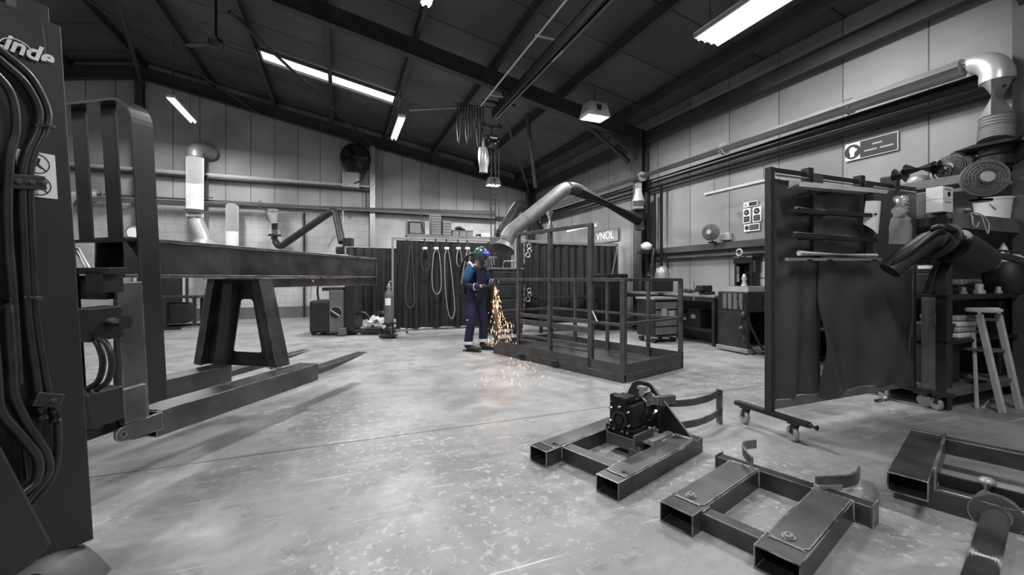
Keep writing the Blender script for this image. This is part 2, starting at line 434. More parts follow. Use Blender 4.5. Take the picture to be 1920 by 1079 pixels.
# wall rails of the right wall: dark steel angle with conduits, skirting of the sheets
mb = MB(); mb.box(6.5, 6.64, 3.0, 7.9, 1.74, 1.86); mb.box(6.52, 6.64, 3.0, 7.9, 1.62, 1.66); struct(mb, 'trim_1', 'column_paint')
mb = MB()
for z, a_, r in ((3.42, 6.5, .035), (3.34, 6.47, .045), (3.24, 6.52, .05), (3.17, 6.56, .018)): mb.cyl((a_, 2.2, z), (a_, 13.9, z), r, seg=10)
o = struct(mb, 'trim_2', 'column_paint', smooth=60)
mb = MB(); mb.box(-9, 6.4, 14.25, 14.36, 3.3, 3.42); struct(mb, 'trim_3', 'column_paint')

struct(MB().box(AL, A1, B1-.012, B1, 0, .34), 'baseboard_far', 'midm')
# roof light
q = thing('window_1', 'long translucent roof light between the roof beams', 'window', W(0, 0, 0), TH, kind='structure')
def rp(a, b, dz): return (a, b, zr(a)+dz)
mb = MB(); mb.hexa([rp(-1.72, 11.0, -.02), rp(1.38, 11.0, -.02), rp(1.38, 11.52, -.02), rp(-1.72, 11.52, -.02), rp(-1.72, 11.0, .02), rp(1.38, 11.0, .02), rp(1.38, 11.52, .02), rp(-1.72, 11.52, .02)]); o = mb.build('window_pane', 'sky', q)
mb = MB()
for b in (10.97, 11.54): mb.bar(rp(-1.75, b, -.04), rp(1.41, b, -.04), .05, .08)
for a in (-1.74, 1.40): mb.bar(rp(a, 10.95, -.04), rp(a, 11.56, -.04), .05, .08)
mb.build('window_frame', 'midm', q)
q['kind'] = 'structure'

# ------------------------------------------------------------------ lamps
def area(p, sx, sy, e, rz=0, rot=None, size=None):
    l = bpy.data.lights.new('lamp_light', 'AREA'); l.shape = 'RECTANGLE'; l.size = sx; l.size_y = sy; l.energy = e
    o = bpy.data.objects.new('lamp_light', l); COL.objects.link(o); o.location = p; o.rotation_euler = rot or (0, 0, rz)
    return o
E = 1.28
def batten(a, b, z, e, label, l=1.5, w=.16, hang=True, mm='tube'):
    t = thing('strip_light', label, 'light', W(a, b, z), TH, 'hanging strip lights')
    MB().box(-w/2, w/2, -l/2, l/2, .02, .08).build('lamp_housing', 'palem', t, bevel=.004)
    mb = MB()
    for x in (-w/4, w/4): mb.cyl((x, -l/2+.02, 0), (x, l/2-.02, 0), .016, seg=10)
    mb.build('lamp_tube', mm, t, smooth=60)
    mb = MB()
    for y in (-l*.35, l*.35): mb.cyl((0, y, .08), (0, y, zr(a)-z-.02), .004, seg=6)
    mb.build('suspension_wire', 'darkm', t)
    area(W(a, b, z-.04), w, l, e*E, TH)
    return t
batten(-3.35, 11.7, 5.0, 140, 'glowing strip light over the upright duct on the far wall')
batten(1.2, 9.97, 4.62, 190, 'glowing strip light below the right end of the roof light')
batten(1.1, 5.36, 5.03, 170, 'glowing strip light at the top edge by the crane rail', 1.2)
def troffer(a, b, z, e, label):
    t = thing('strip_light', label, 'light', W(a, b, z), TH)
    MB().box(-.25, .25, -.75, .75, .03, .10).build('lamp_housing', 'palem', t, bevel=.006)
    mb = MB()
    for x in (-.18, -.06, .06, .18): mb.cyl((x, -.72, 0), (x, .72, 0), .014, seg=10)
    mb.build('lamp_tube', 'tube', t, smooth=60)
    MB().box(-.24, .24, -.74, .74, .018, .029).build('reflector', 'white', t)
    mb = MB()
    for x, y in ((-.2, -.5), (.2, -.5), (-.2, .5), (.2, .5)): mb.cyl((x, y, .1), (x, y, zr(a)-z), .004, seg=6)
    mb.build('suspension_wire', 'darkm', t)
    area(W(a, b, z-.05), .5, 1.5, e*E, TH)
troffer(4.9, 3.85, 4.6, 90, 'wide four-tube light hanging at the top right of the roof')
def highbay(p, s, e, label, rz=TH):
    t = thing('highbay_lamp', label, 'light', p, rz, 'box-shaped high bay lamps')
    mb = MB(); d = s/2
    mb.hexa([(-d, -d*.7, 0), (d, -d*.7, 0), (d, d*.7, 0), (-d, d*.7, 0), (-d*.75, -d*.55, s*.55), (d*.75, -d*.55, s*.55), (d*.75, d*.55, s*.55), (-d*.75, d*.55, s*.55)])
    mb.build('lamp_housing', 'palem', t, bevel=.01)
    MB().box(-d*.88, d*.88, -d*.6, d*.6, -.006, -.001).build('lamp_lens', 'hib', t)
    mb = MB(); mb.cyl((0, 0, s*.55), (0, 0, s*.55+.25), .012, seg=8); mb.build('hanger', 'darkm', t)
    MB().box(-d*.2, d*.2, -d*.645, -d*.60, s*.2, s*.42).build('vent_slot', 'ink', t)
    area(p-Vector((0, 0, .05)), s*.9, s*.6, e*E, rz)
highbay(P(1115, 222, 8.15), .5, 90, 'box-shaped high bay lamp under the knee brace of the right wall')
highbay(P(925, 348, 13.0), .42, 110, 'small high bay lamp shining behind the hoist chains')
# unseen lamps assumed behind and beside the viewer, added to light the foreground
area(W(-3, -1.0, 5.3), .3, 1.5, 110*E, TH); area(W(2.2, -.5, 4.9), .5, 1.5, 120*E, TH); area(W(-4.5, 4.2, 5.6), .3, 1.5, 130*E, TH); area(W(-9.5, 5.5, 5.3), .3, 1.5, 150*E, TH); area(W(-9.5, -.5, 5.3), .3, 1.5, 120*E, TH)
wd = bpy.data.worlds.new('world'); SC.world = wd; wd.use_nodes = True
wd.node_tree.nodes['Background'].inputs[0].default_value = (1, 1, 1, 1); wd.node_tree.nodes['Background'].inputs[1].default_value = .5
# ================================================================== lift truck at the left, seen from beside its front
TB = Vector((-1.76, 1.78, 0)); TF = math.atan2(-.2113, .9774)
tr = thing('forklift', 'grey lift truck filling the left edge, mast tilted back with hydraulic hoses', 'forklift', TB, TF, rx=R(3))
# local frame: x to the truck's right, y forward, z up the mast
# side plate of the mast, bottom cut on the slant
XP = basis((0, 0, 0), (0, 1, 0), (0, 0, 1))      # prism plane: y forward, z up, thickness along +x
MB().prism([(0, .10), (0, 2.20), (-.62, 2.20), (-.62, .22), (-.17, .13)], -.02, basis((0, 0, 0), (0, 1, 0), (0, 0, 1))).build('mast_side_plate', 'truck', tr, bevel=.004)
mb = MB(); mb.box(-.13, -.022, -.06, -.0, .14, 2.2); mb.box(-.13, -.022, -.34, -.28, .14, 2.2); mb.build('mast_channel', 'truckd', tr, bevel=.003)
mb = MB(); mb.box(-.2, -.14, -.05, .05, .2, 2.32); mb.build('inner_mast_channel', 'truckd', tr, bevel=.003)
mb = MB(); mb.box(-2.2, -2.08, -.34, .02, .14, 2.2); mb.box(-2.08, -2.02, -.05, .05, .2, 2.32); mb.build('mast_channel', 'truckd', tr, bevel=.003)
mb = MB(); mb.box(-2.1, -.1, -.2, -.12, .35, .47); mb.box(-2.1, -.1, -.2, -.12, 2.1, 2.2); mb.build('cross_member', 'truckd', tr, bevel=.003)
def LP(px, py, x=.03):
    """point on the plane local x = const, seen at the pixel"""
    Mi = mx(tr).inverted(); a = Mi @ Vector((0, 0, H)); c = Mi @ P(px, py, 1.0); t = (x-a.x)/(c.x-a.x); return a+(c-a)*t
# name plate at the top of the mast
XF = basis((.004, -.135, 2.105), (0, 1, 0), (0, 0, 1))
MB().prism([(-.20, -.055), (.075, -.055), (.075, .02), (.07, .065), (-.20, .075), (-.4, .08), (-.4, -.02)], .008, XF).build('name_plate', 'truck', tr, bevel=.002)
np_ = text('Linde', .082, 'white', tr, basis(LP(98, 112, .014), (0, 1, -.03), (0, 0, 1)), 'name_lettering', .001, .3, .0022, 'RIGHT')
mb = MB(); pts = smooth_path([LP(-14, 92, .014), LP(4, 73, .014), LP(25, 73, .014), LP(45, 82, .014), LP(60, 96, .014)], 5)
mb.strip(pts, .008, .003, (1, 0, 0)); 
mb.build('name_flourish', 'white', tr)
# warning sticker with two crossed-out pictures
XS = basis((.002, -.10, 1.60), (0, 1, 0), (0, 0, 1))
st = MB().prism([(-.062, -.085), (.052, -.085), (.052, .085), (-.062, .085)], .001, XS).build('warning_sticker', 'plate', tr)
for dz in (.042, -.04):
    mb = MB()
    c = [Vector((.0045, -.104+.036*math.cos(t), 1.60+dz+.036*math.sin(t))) for t in [2*PI*i/28 for i in range(28)]]
    mb.tube(c, .0018, 5, closed=True); mb.bar((.0045, -.13, 1.60+dz+.024), (.0045, -.08, 1.60+dz-.024), .003, .003)
    mb.build('prohibition_mark', 'ink', tr)
    mb = MB()
    mb.ball((.0045, -.098, 1.60+dz+.016), .005, (.3, 1, 1), 8); mb.bar((.0045, -.1, 1.60+dz+.012), (.0045, -.104, 1.60+dz-.006), .004, .007)
    mb.bar((.0045, -.104, 1.60+dz-.004), (.0045, -.092, 1.60+dz-.016), .004, .004); mb.bar((.0045, -.104, 1.60+dz-.004), (.0045, -.116, 1.60+dz-.018), .004, .004)
    mb.bar((.0045, -.1, 1.60+dz+.006), (.0045, -.122, 1.60+dz+.0), .004, .004); mb.box(.002, .005, -.132, -.118, 1.60+dz-.006, 1.60+dz+.002)
    mb.build('picture', 'ink', tr)
# hoses down the plate
def hose(pts, r, name='hydraulic_hose', m='hose'): MB().tube(smooth_path(pts, 8), r, 12).build(name, m, tr, smooth=60)
hose([LP(-60, 60), LP(5, 118), LP(48, 158), (LP(72, 205)), LP(68, 245), LP(48, 290), LP(40, 345), LP(45, 480), LP(52, 600), LP(66, 700), LP(78, 790)], .014)
hose([LP(-60, 50), LP(5, 98), LP(58, 145), (LP(88, 205)), LP(84, 245), LP(63, 290), LP(56, 345), LP(60, 480), LP(68, 600), LP(84, 700), LP(102, 790)], .012)
hose([LP(-90, 40, .05), LP(-25, 120, .05), LP(20, 175, .05), LP(30, 240, .05), LP(18, 300, .05), LP(14, 420, .05), LP(24, 560, .05), LP(34, 720, .05)], .013)
hose([LP(12, 560, .06), LP(20, 680, .06), LP(24, 740, .06), LP(52, 800, .06), LP(84, 850, .06), LP(88, 890, .06), LP(45, 945, .06)], .016)
hose([LP(-20, 560, .08), LP(-8, 700, .08), LP(0, 770, .08), LP(40, 820, .08), LP(70, 860, .08), LP(68, 900, .08), LP(36, 930, .08)], .015)
hose([LP(108, 780), LP(108, 850), LP(95, 900), LP(55, 955)], .012)
for px, py in ((22, 715), (24, 742), (78, 775), (103, 780)):
    mb = MB(); c = LP(px, py, .045); mb.cyl(c-Vector((0, 0, .022)), c+Vector((0, 0, .022)), .02, seg=6); mb.build('hose_fitting', 'darkm', tr)
for (xa, xb, py) in ((8, 78, 340), (60, 100, 235), (58, 108, 748), (40, 76, 557)):
    c0, c1 = LP(xa, py, .028), LP(xb, py+4, .028); mb = MB(); mb.bar(c0, c1, .05 if py in (340, 748) else .03, .05 if py in (340, 748) else .008)
    for t in (.2, .55, .9) if py == 340 else (.6,):
        c = c0.lerp(c1, t)+Vector((.028, 0, 0)); mb.cyl(c-Vector((.01, 0, 0)), c+Vector((.008, 0, 0)), .009, seg=8)
    mb.build('hose_clamp', 'truck', tr, bevel=.002)
# black panel painting the shade behind the hoses, then mast channel and rod
MB().box(.0, .006, -.62, -.21, .3, 1.97).build('recess_shade', 'black', tr)
mb = MB(); mb.box(-.0, .06, -.62, -.33, .3, 2.25); mb.build('mast_channel', 'truckd', tr, bevel=.004)
mb = MB(); mb.cyl(LP(38, 800, .02), LP(48, 900, .02), .006, seg=8); mb.build('chrome_rod', 'chrome', tr, smooth=60)
mb = MB(); mb.prism([(LP(-40, 780, .13).y, LP(-40, 780, .13).z), (LP(6, 840, .13).y, LP(6, 840, .13).z), (LP(100, 1020, .13).y, LP(100, 1020, .13).z), (LP(60, 1062, .13).y, LP(60, 1062, .13).z), (LP(-160, 1200, .13).y, LP(-160, 1200, .13).z)], -.12, basis((.13, 0, 0), (0, 1, 0), (0, 0, 1)))
mb.build('body_panel', 'truck', tr, bevel=.01)
# wheel cover low at the front
def fend(u, v):
    y = -.62+.60*u; x = -.10+.24*v
    z = .15+.02*math.sin(PI*min(1, u*1.05))-.12*v**2-.10*max(0, u-.75)**2*16*.5
    return (x, y, z)
MB().surf(fend, 20, 12, .01).build('wheel_cover', 'darkm', tr, smooth=60)
mb = MB(); mb.cyl((-.05, -.3, .09), (.12, -.3, .09), .085, seg=28); mb.build('wheel', 'rubber', tr, smooth=40)

# carriage
mb = MB(); mb.box(-1.75, -.55, .46, .54, 1.06, 1.19); mb.box(-1.75, -.55, .46, .54, .40, .52); mb.build('carriage_bar', 'truck', tr, bevel=.004)
mb = MB(); mb.box(-.86, -.72, .38, .46, .40, 1.2); mb.box(-1.4, -1.26, .38, .46, .4, 1.2); mb.build('carriage_plate', 'truckd', tr, bevel=.004)
mb = MB(); mb.box(-.56, -.43, .30, .46, .86, 1.03); mb.build('side_shift_block', 'truckd', tr, bevel=.006)
mb = MB(); mb.cyl((-.45, .40, .95), (-.33, .40, .95), .035, seg=16); mb.build('side_shift_cylinder', 'truckd', tr, smooth=40)
mb = MB(); mb.box(-.56, -.43, .28, .44, .42, .60); mb.build('side_shift_block', 'truck', tr, bevel=.006)
for dx in (0, .06):
    MB().tube(smooth_path([(-.50+dx, .33, .88), (-.43+dx, .33, .86), (-.395+dx, .33, .76), (-.43+dx, .33, .66), (-.51+dx, .33, .61)], 6), .014, 10).build('hydraulic_hose', 'hose', tr, smooth=60)
mb = MB(); mb.box(-.80, -.56, .26, .52, .32, .38); mb.build('carriage_bracket', 'truck', tr, bevel=.01)
mb = MB(); mb.box(-1.6, -.70, .36, .44, 1.20, 1.39); mb.build('lift_cylinder_housing', 'black', tr, bevel=.01)
mb = MB(); mb.box(-.75, -.45, .42, .5, 1.2, 1.235); mb.box(-.62, -.5, .42, .52, 1.1, 1.22); mb.build('fork_latch', 'darkm', tr, bevel=.003)
MB().tube(smooth_path([(-.67, .46, 1.22), (-.71, .46, 1.29), (-.735, .46, 1.33), (-.72, .46, 1.34), (-.68, .46, 1.28), (-.64, .46, 1.22)], 5), .006, 8).build('latch_handle', 'alu', tr, smooth=60)
# forks: shank and blade
for x in (-.68, -1.42):
    f = MB()
    f.prism([(.53, .27), (.60, .262), (2.35, .285), (3.02, .345), (3.02, .352), (.66, .318), (.60, .36), (.59, 1.16), (.53, 1.16)], .13, Matrix.Rotation(R(-3), 4, 'X') @ basis((x, 0, 0), (0, 1, 0), (0, 0, 1)))
    f.build('fork', 'mill_raw', tr, bevel=.004)
# load backrest
bk = []
x0, x1, zb, zt, rr = -1.70, -.525, .42, 2.2, .14
pth = [(x1, .68, zb), (x1, .68, zt-rr)]+[tuple(q) for q in arc((x1-rr, .68, zt-rr), rr, 0, 90, 8)]+[tuple(q) for q in arc((x0+rr, .68, zt-rr), rr, 90, 180, 8)]+[(x0, .68, zb)]
MB().strip(pth, .115, .014, (0, 1, 0)).build('backrest_frame', 'truck', tr, bevel=.002)
for x in (-.77, -1.0, -1.24, -1.47): MB().box(x-.052, x+.052, .675, .69, 1.40, zt-.004).build('backrest_bar', 'truckd', tr, bevel=.002)
mb = MB(); mb.box(x0+.008, x1-.008, .63, .74, 1.385, 1.40); mb.prism([(x1-.01, 1.385), (x1-.16, 1.385), (x1-.01, 1.2)], .012, basis((0, .69, 0), (1, 0, 0), (0, 0, 1)))
mb.build('backrest_rail', 'truckd', tr)
mb = MB(); mb.box(x1-.01, x1+.02, .49, .62, .36, 1.15); mb.box(x1-.01, x1+.035, .48, .60, .36, .56); mb.build('fork_side_plate', 'mill_raw', tr, bevel=.004)

# ================================================================== the boom carried on the forks
bo = thing('fork_boom', 'steel boom attachment on a leg frame carried by the forks of the lift truck', 'boom attachment', TB, TF)
sl = []
for x, y1 in ((-.605, 2.10), (-1.345, 1.88)):
    MB().hollow((x, .64, .325), (x, y1, .325), .20, .155, .01).build('fork_sleeve', 'mill_raw', bo, bevel=.004)
def weld(p0, p1, n=10, r=.006, parent=None, name='weld_seam'):
    mb = MB(); p0, p1 = Vector(p0), Vector(p1)
    mb.tube([p0.lerp(p1, i/n)+Vector((0, 0, .0015*(i % 2))) for i in range(n+1)], r, 6).build(name, 'galvd', parent, smooth=60)
# towing lug at the near end of the right sleeve
ou = [(0, -.035), (.2, -.045), (.2, .045), (0, .04)]+[(.0+.04*math.cos(R(t)), .0+.04*math.sin(R(t))) for t in (110, 135, 160, 180, 200, 225, 250)]
XL = basis((-.515, .46, .335), (0, 1, .05), (0, 0, 1))
mb = MB(); inn = [(.012*math.cos(R(a)), .012*math.sin(R(a))) for a in (-70, -20, 20, 70, 110, 135, 160, 180, 200, 225, 250)]
outr = [(.0, -.042), (.21, -.055), (.21, .05), (.0, .042)]+[(.042*math.cos(R(t)), .042*math.sin(R(t))) for t in (110, 135, 160, 180, 200, 225, 250)]
mb.ring(outr, inn, .018, XL).build('pin_lug', 'mill_raw', bo, bevel=.002)
# leg frame: a plate with a window between two flanged legs
XA = basis((0, 1.87, 0), (1, 0, 0), (0, 0, 1))
def rnd(poly, r=.03, n=3):
    out = []; m = len(poly)
    for i in range(m):
        p = Vector(poly[i]); a = (Vector(poly[i-1])-p).normalized(); c = (Vector(poly[(i+1) % m])-p).normalized()
        for k in range(n+1):
            t = k/n; out.append(tuple(p+(a*r)*(1-t)**2+(c*r)*t**2))
    return out
outer = [(-1.58, .405), (-.69, .405), (-.895, 1.19), (-1.42, 1.19)]; inner = [(-1.215, .53), (-.90, .53), (-1.0, 1.01), (-1.13, 1.01)]
out4 = [q for p_ in outer for q in [p_]*4]
def dens(o):
    r_ = []
    for i in range(4):
        p = Vector(o[i]); nx = Vector(o[(i+1) % 4]); pv = Vector(o[i-1])
        r_ += [tuple(p.lerp(pv, .06)), tuple(p.lerp(pv, .02)), tuple(p.lerp(nx, .02)), tuple(p.lerp(nx, .06))]
    return r_
MB().ring(dens(outer), rnd(inner), .012, XA).build('web_plate', 'darkm', bo)
for a_, c_ in (((-.725, .405), (-.915, 1.19)), ((-1.545, .405), (-1.39, 1.19))):
    mb = MB(); mb.bar((a_[0], 1.875, a_[1]), (c_[0], 1.875, c_[1]), .16, .075, (1, 0, 0)); mb.build('leg', 'mill', bo, bevel=.004)
mb = MB(); mb.bar((-1.30, 1.8, .42), (-1.2, 1.8, 1.15), .012, .1, (1, 0, 0)); mb.build('stiffener', 'darkm', bo)
mb = MB(); mb.box(-1.44, -.87, 1.76, 1.99, 1.19, 1.202); mb.build('top_plate', 'mill_raw', bo, bevel=.002)
# boom: channel above, smaller box under it from the leg frame on
mb = MB(); mb.hollow((-1.05, .76, 1.335), (-1.05, 3.84, 1.335), .25, .265, .012); mb.build('boom_beam', 'mill', bo, bevel=.005)
mb = MB(); mb.box(-.922, -.915, .76, 3.84, 1.447, 1.472); mb.box(-.922, -.917, .76, 3.84, 1.203, 1.225); mb.build('boom_flange', 'mill_raw', bo, bevel=.002)
mb = MB(); mb.hollow((-1.05, 2.0, 1.155), (-1.05, 3.84, 1.155), .24, .088, .01); mb.build('boom_under_box', 'mill', bo, bevel=.004)
mb = MB(); mb.box(-1.18, -.91, 3.835, 3.855, 1.105, 1.475); mb.build('end_plate', 'mill_raw', bo, bevel=.003)
mb = MB(); mb.cyl((-.912, 2.55, 1.17), (-.905, 2.55, 1.17), .012, seg=10); mb.cyl((-.912, .95, 1.22), (-.895, .95, 1.22), .02, seg=8); mb.build('bolt', 'alu', bo)
weld((-.80, 1.80, .412), (-.66, 1.80, .412), parent=bo); weld((-.66, 1.8, .412), (-.66, 1.96, .412), parent=bo); weld((-.705, .66, .405), (-.51, .66, .405), parent=bo)
# ================================================================== man-basket in the middle
CL = Vector((-.631, .776, 0)).normalized(); CS_ = Vector((CL.y, -CL.x, 0))
cg = thing('work_platform', 'grey steel work platform cage with tall rails standing on the floor', 'work platform', (1.273, 4.79, 0), math.atan2(CL.y, CL.x))
# local: x along the long side (0..2.49), y = -(short side) so the far side is at -1.30
LX, SY = 2.49, -1.30
cgp = MB(); cgp.hollow((0, -.03, .045), (LX, -.03, .045), .06, .09); cgp.build('base_rail', 'cage', cg, bevel=.003)
MB().hollow((0, SY+.03, .045), (LX, SY+.03, .045), .06, .09).build('base_rail', 'cage', cg, bevel=.003)
for x in (.03, LX-.03, .62, 1.25, 1.87): MB().bar((x, -.06, .045), (x, SY+.06, .045), .06, .088).build('base_cross_rail', 'cage', cg, bevel=.003)
MB().box(.0, LX, SY, 0, .09, .096).build('deck_plate', 'mill', cg)
for nm, a_ in (('kick_plate', (0, LX, -.008, 0)), ('kick_plate', (0, LX, SY, SY+.008)), ('kick_plate', (0, .008, SY, 0)), ('kick_plate', (LX-.008, LX, SY, 0))):
    MB().box(a_[0], a_[1], a_[2], a_[3], .092, .215).build(nm, 'cage', cg)
def post(x, y, z0, z1, w=.05): MB().box(x-w/2, x+w/2, y-w/2, y+w/2, z0, z1).build('post', 'cage', cg, bevel=.003)
def rail(p0, p1, w=.04, h=.04, nm='rail'): MB().bar(p0, p1, w, h).build(nm, 'cage', cg, bevel=.003)
post(.025, -.025, .09, 1.175, .06)
post(.025, SY+.025, .09, 1.175, .05)
post(LX-.025, SY+.025, .09, 1.175, .05)
post(LX-.025, -.025, .09, 1.175, .06)
for x, z1, w in ((.51, 1.87, .06), (1.23, 1.83, .055), (1.90, 1.85, .05)): post(x, -.03, .1, z1, w)
for x in (.51, 1.9): post(x, SY+.03, .1, 1.175, .045)
for x, z1 in ((.55, 1.175),): pass
post(1.23, SY+.03, .1, 1.175, .045)
# top, middle and tall rails
rail((0, -.03, 1.18), (LX, -.03, 1.18)); rail((0, SY+.03, 1.18), (LX, SY+.03, 1.18)); rail((.03, 0, 1.18), (.03, SY, 1.18)); rail((LX-.03, 0, 1.18), (LX-.03, SY, 1.18))
rail((0, SY+.03, .67), (LX, SY+.03, .67), .025, .035); rail((.02, 0, .67), (.02, SY, .67), .025, .035); rail((0, -.02, .66), (.51, -.02, .66), .025, .035); rail((LX-.03, 0, .67), (LX-.03, SY, .67), .025, .035)
rail((.48, -.03, 1.86), (1.95, -.03, 1.85), .05, .045, 'top_rail')
# gate between the tall posts: two wide boards and a lower rail
rail((.51, -.035, .66), (1.90, -.035, .66), .02, .05, 'gate_board'); rail((.51, -.035, .555), (1.90, -.035, .555), .02, .075, 'gate_board')
rail((.51, -.035, .36), (1.90, -.035, .36), .02, .03, 'gate_rail'); rail((.51, -.035, .29), (1.90, -.035, .29), .02, .03, 'gate_rail')
mb = MB(); mb.bar((.48, -.02, .80), (.40, -.02, .67), .01, .012); mb.build('latch', 'white', cg)
for x in (1.1, 1.78):
    mb = MB(); mb.box(x-.06, x+.06, -.0, .02, .03, .075)
    for d in (-.05, 0, .05): mb.cyl((x+d, .015, .05), (x+d, .04, .05), .016, seg=8)
    mb.build('hinge_clamp', 'black', cg)
mb = MB()
for y0_ in (0,):
    mb.box(0, .03, 0, .002, .21, .222)
mb.build('weld_spot', 'alu', cg)
# ================================================================== fork frames lying in the foreground
def fr_weld(t, p0, p1, r=.006):
    n = max(4, int((Vector(p1)-Vector(p0)).length/.012)); p0, p1 = Vector(p0), Vector(p1)
    MB().tube([p0.lerp(p1, i/n)+Vector((random.uniform(-.001, .001), random.uniform(-.001, .001), .0015*(i % 2))) for i in range(n+1)], r, 6).build('weld_seam', 'galvd', t, smooth=60)
def nut(t, c):
    mb = MB(); c = Vector(c); mb.cyl(c, c+Vector((0, 0, .006)), .026, seg=20); mb.tube([c+Vector((.014*math.cos(a), .014*math.sin(a), .012)) for a in [2*PI*i/12 for i in range(12)]], .006, 6, closed=True)
    mb.build('locking_nut', 'galvd', t, smooth=40)
# ---- frame A: local x along the tubes (into depth right), y to the left, origin = near right floor corner
pA = Vector((.754, .657, 0)).normalized(); rA = math.atan2(pA.y, pA.x)
fa = thing('rotator_frame', 'twin-tube steel fork frame with a black gearbox, motor and curved clamp bands', 'fork attachment', (.571, 2.257, 0), rA)
hA = .10
MB().hollow((0, .076, hA/2), (.99, .076, hA/2), .152, hA, .007).build('fork_pocket', 'mill', fa, bevel=.004)
MB().hollow((0, .614, hA/2), (1.02, .614, hA/2), .152, hA, .007).build('fork_pocket', 'mill', fa, bevel=.004)
MB().hollow((.19, .152, hA/2), (.19, .538, hA/2), .09, hA*.9, .006).build('cross_tube', 'mill', fa, bevel=.004)
MB().hollow((.76, .152, hA/2), (.76, .538, hA/2), .08, hA*.9, .006).build('cross_tube', 'mill', fa, bevel=.004)
for y in (.152, .538):
    s_ = 1 if y < .3 else -1
    fr_weld(fa, (.145, y, hA-.003), (.235, y, hA-.003)); fr_weld(fa, (.145, y, .01), (.145, y, hA-.004), .005); fr_weld(fa, (.72, y, hA-.003), (.80, y, hA-.003))
for y in (.076, .614):
    mb = MB(); mb.box(.08, .9, y-.066, y+.066, hA, hA+.004); mb.build('wear_plate', 'mill_raw', fa, bevel=.001)
    mb = MB(); mb.cyl((.13, y-.02, hA+.004), (.13, y-.02, hA+.010), .012, seg=10); mb.cyl((.13, y-.045, hA+.004), (.13, y-.045, hA+.008), .008, seg=10); mb.build('bolt', 'darkm', fa)
fr_weld(fa, (.08, .012, hA+.003), (.08, .14, hA+.003), .004)
# upright triangular plate across the rear of the tubes
XPl = basis((.90, 0, 0), (0, 1, 0), (0, 0, 1))
MB().prism([(.03, hA), (.66, hA), (.50, .40), (.45, .425), (.37, .425), (.32, .40)], .014, XPl).build('upright_plate', 'darkm', fa, bevel=.002)
MB().bar((.896, .03, hA+.01), (.896, .325, .405), .012, .006).build('plate_edge_weld', 'galvd', fa)
fr_weld(fa, (.89, .02, hA+.004), (.89, .15, hA+.004), .009); fr_weld(fa, (.89, .54, hA+.004), (.89, .66, hA+.004), .007)
for y, z in ((.24, .29), (.29, .24), (.34, .35), (.47, .22), (.27, .34)):
    mb = MB(); mb.cyl((.89, y, z), (.902, y, z), .011, seg=10); mb.build('bolt', 'alu', fa)
# cradle under the gearbox
mb = MB(); mb.box(.60, .62, .24, .46, .02, .15); mb.box(.52, .76, .235, .25, .03, .16); mb.box(.52, .76, .45, .465, .05, .16); mb.box(.52, .535, .25, .46, .05, .13); mb.build('cradle', 'mill_raw', fa, bevel=.003)
mb = MB(); mb.cyl((.50, .24, .05), (.56, .24, .05), .03, seg=18); mb.build('cradle_boss', 'mill_raw', fa, smooth=40)
mb = MB(); mb.box(.62, .88, .16, .2, .10, .12); mb.box(.62, .88, .28, .3, .10, .125); mb.box(.62, .88, .16, .3, .085, .10); mb.build('cradle_channel', 'alu', fa, bevel=.003)
# gearbox casting
gb = MB()
gb.cbox((.62, .36, .25), (.16, .18, .18)); gb.cbox((.62, .36, .165), (.20, .22, .04)); gb.cbox((.60, .37, .36), (.13, .11, .05)); gb.cbox((.585, .42, .35), (.06, .08, .075)); gb.cbox((.64, .34, .345), (.14, .06, .03))
g_ = gb.build('gearbox', 'cast', fa, bevel=.008)
mb = MB()
mb.lathe([(.06, 0), (.06, .012), (.045, .018), (.045, .006), (.028, .006), (.028, .02), (.0001, .02)], basis((.54, .36, .235), (0, -1, 0), (0, 0, 1)), 24); mb.build('bearing_cover', 'darkm', g_, smooth=30)
for y, z in ((.29, .165), (.33, .165), (.40, .165), (.44, .165), (.285, .21), (.435, .21), (.29, .30), (.43, .30), (.36, .32)):
    mb = MB(); mb.cyl((.535, y, z), (.515, y, z), .0085, seg=8); mb.build('bolt', 'galvd', g_, smooth=40)
mb = MB(); mb.cyl((.70, .33, .30), (.89, .33, .30), .055, seg=24); mb.cyl((.70, .33, .30), (.72, .33, .30), .075, seg=24); mb.build('motor_flange', 'chrome', fa, smooth=40)
mb = MB(); mb.cyl((.72, .25, .22), (.86, .24, .30), .012, seg=12); mb.build('hydraulic_pipe', 'chrome', fa, smooth=60)
mb = MB(); mb.cyl((.80, .36, .37), (.89, .36, .37), .024, seg=16); mb.cbox((.86, .39, .39), (.05, .06, .02)); mb.build('motor_port', 'galvd', fa, smooth=40)
# curved clamp bands behind the plate
def wp(px, py, Y): return loc(fa, P(px, py, Y))
hub = wp(1232, 752, 3.05)
for z0, top in ((.30, True), (.14, False)):
    a0 = wp(1205 if top else 1255, 0, 3.1); 
def bandpts(zz, pxs):
    out = []
    for px, Y in pxs:
        q = P(px, HOR, Y); q.z = zz; out.append(loc(fa, q))
    return out
zt_, zl_ = .255, .075
up_ = smooth_path(bandpts(zt_, [(1205, 3.52), (1212, 3.35), (1228, 3.22), (1252, 3.18), (1290, 3.20), (1325, 3.30), (1350, 3.48)]), 5)
lo_ = smooth_path(bandpts(zl_+.02, [(1228, 3.16), (1252, 3.14), (1290, 3.18), (1322, 3.28), (1348, 3.46)]), 5)
MB().strip(up_, .055, .01).build('clamp_band', 'mill_raw', fa, bevel=.002)
MB().strip(lo_, .055, .01).build('clamp_band', 'mill_raw', fa, bevel=.002)
e0 = P(1349, HOR, 3.47); e0.z = .005; e1 = e0.copy(); e1.z = .285
MB().bar(loc(fa, e0), loc(fa, e1), .05, .012, (1, 0, 0)).build('end_bar', 'mill_raw', fa, bevel=.002)
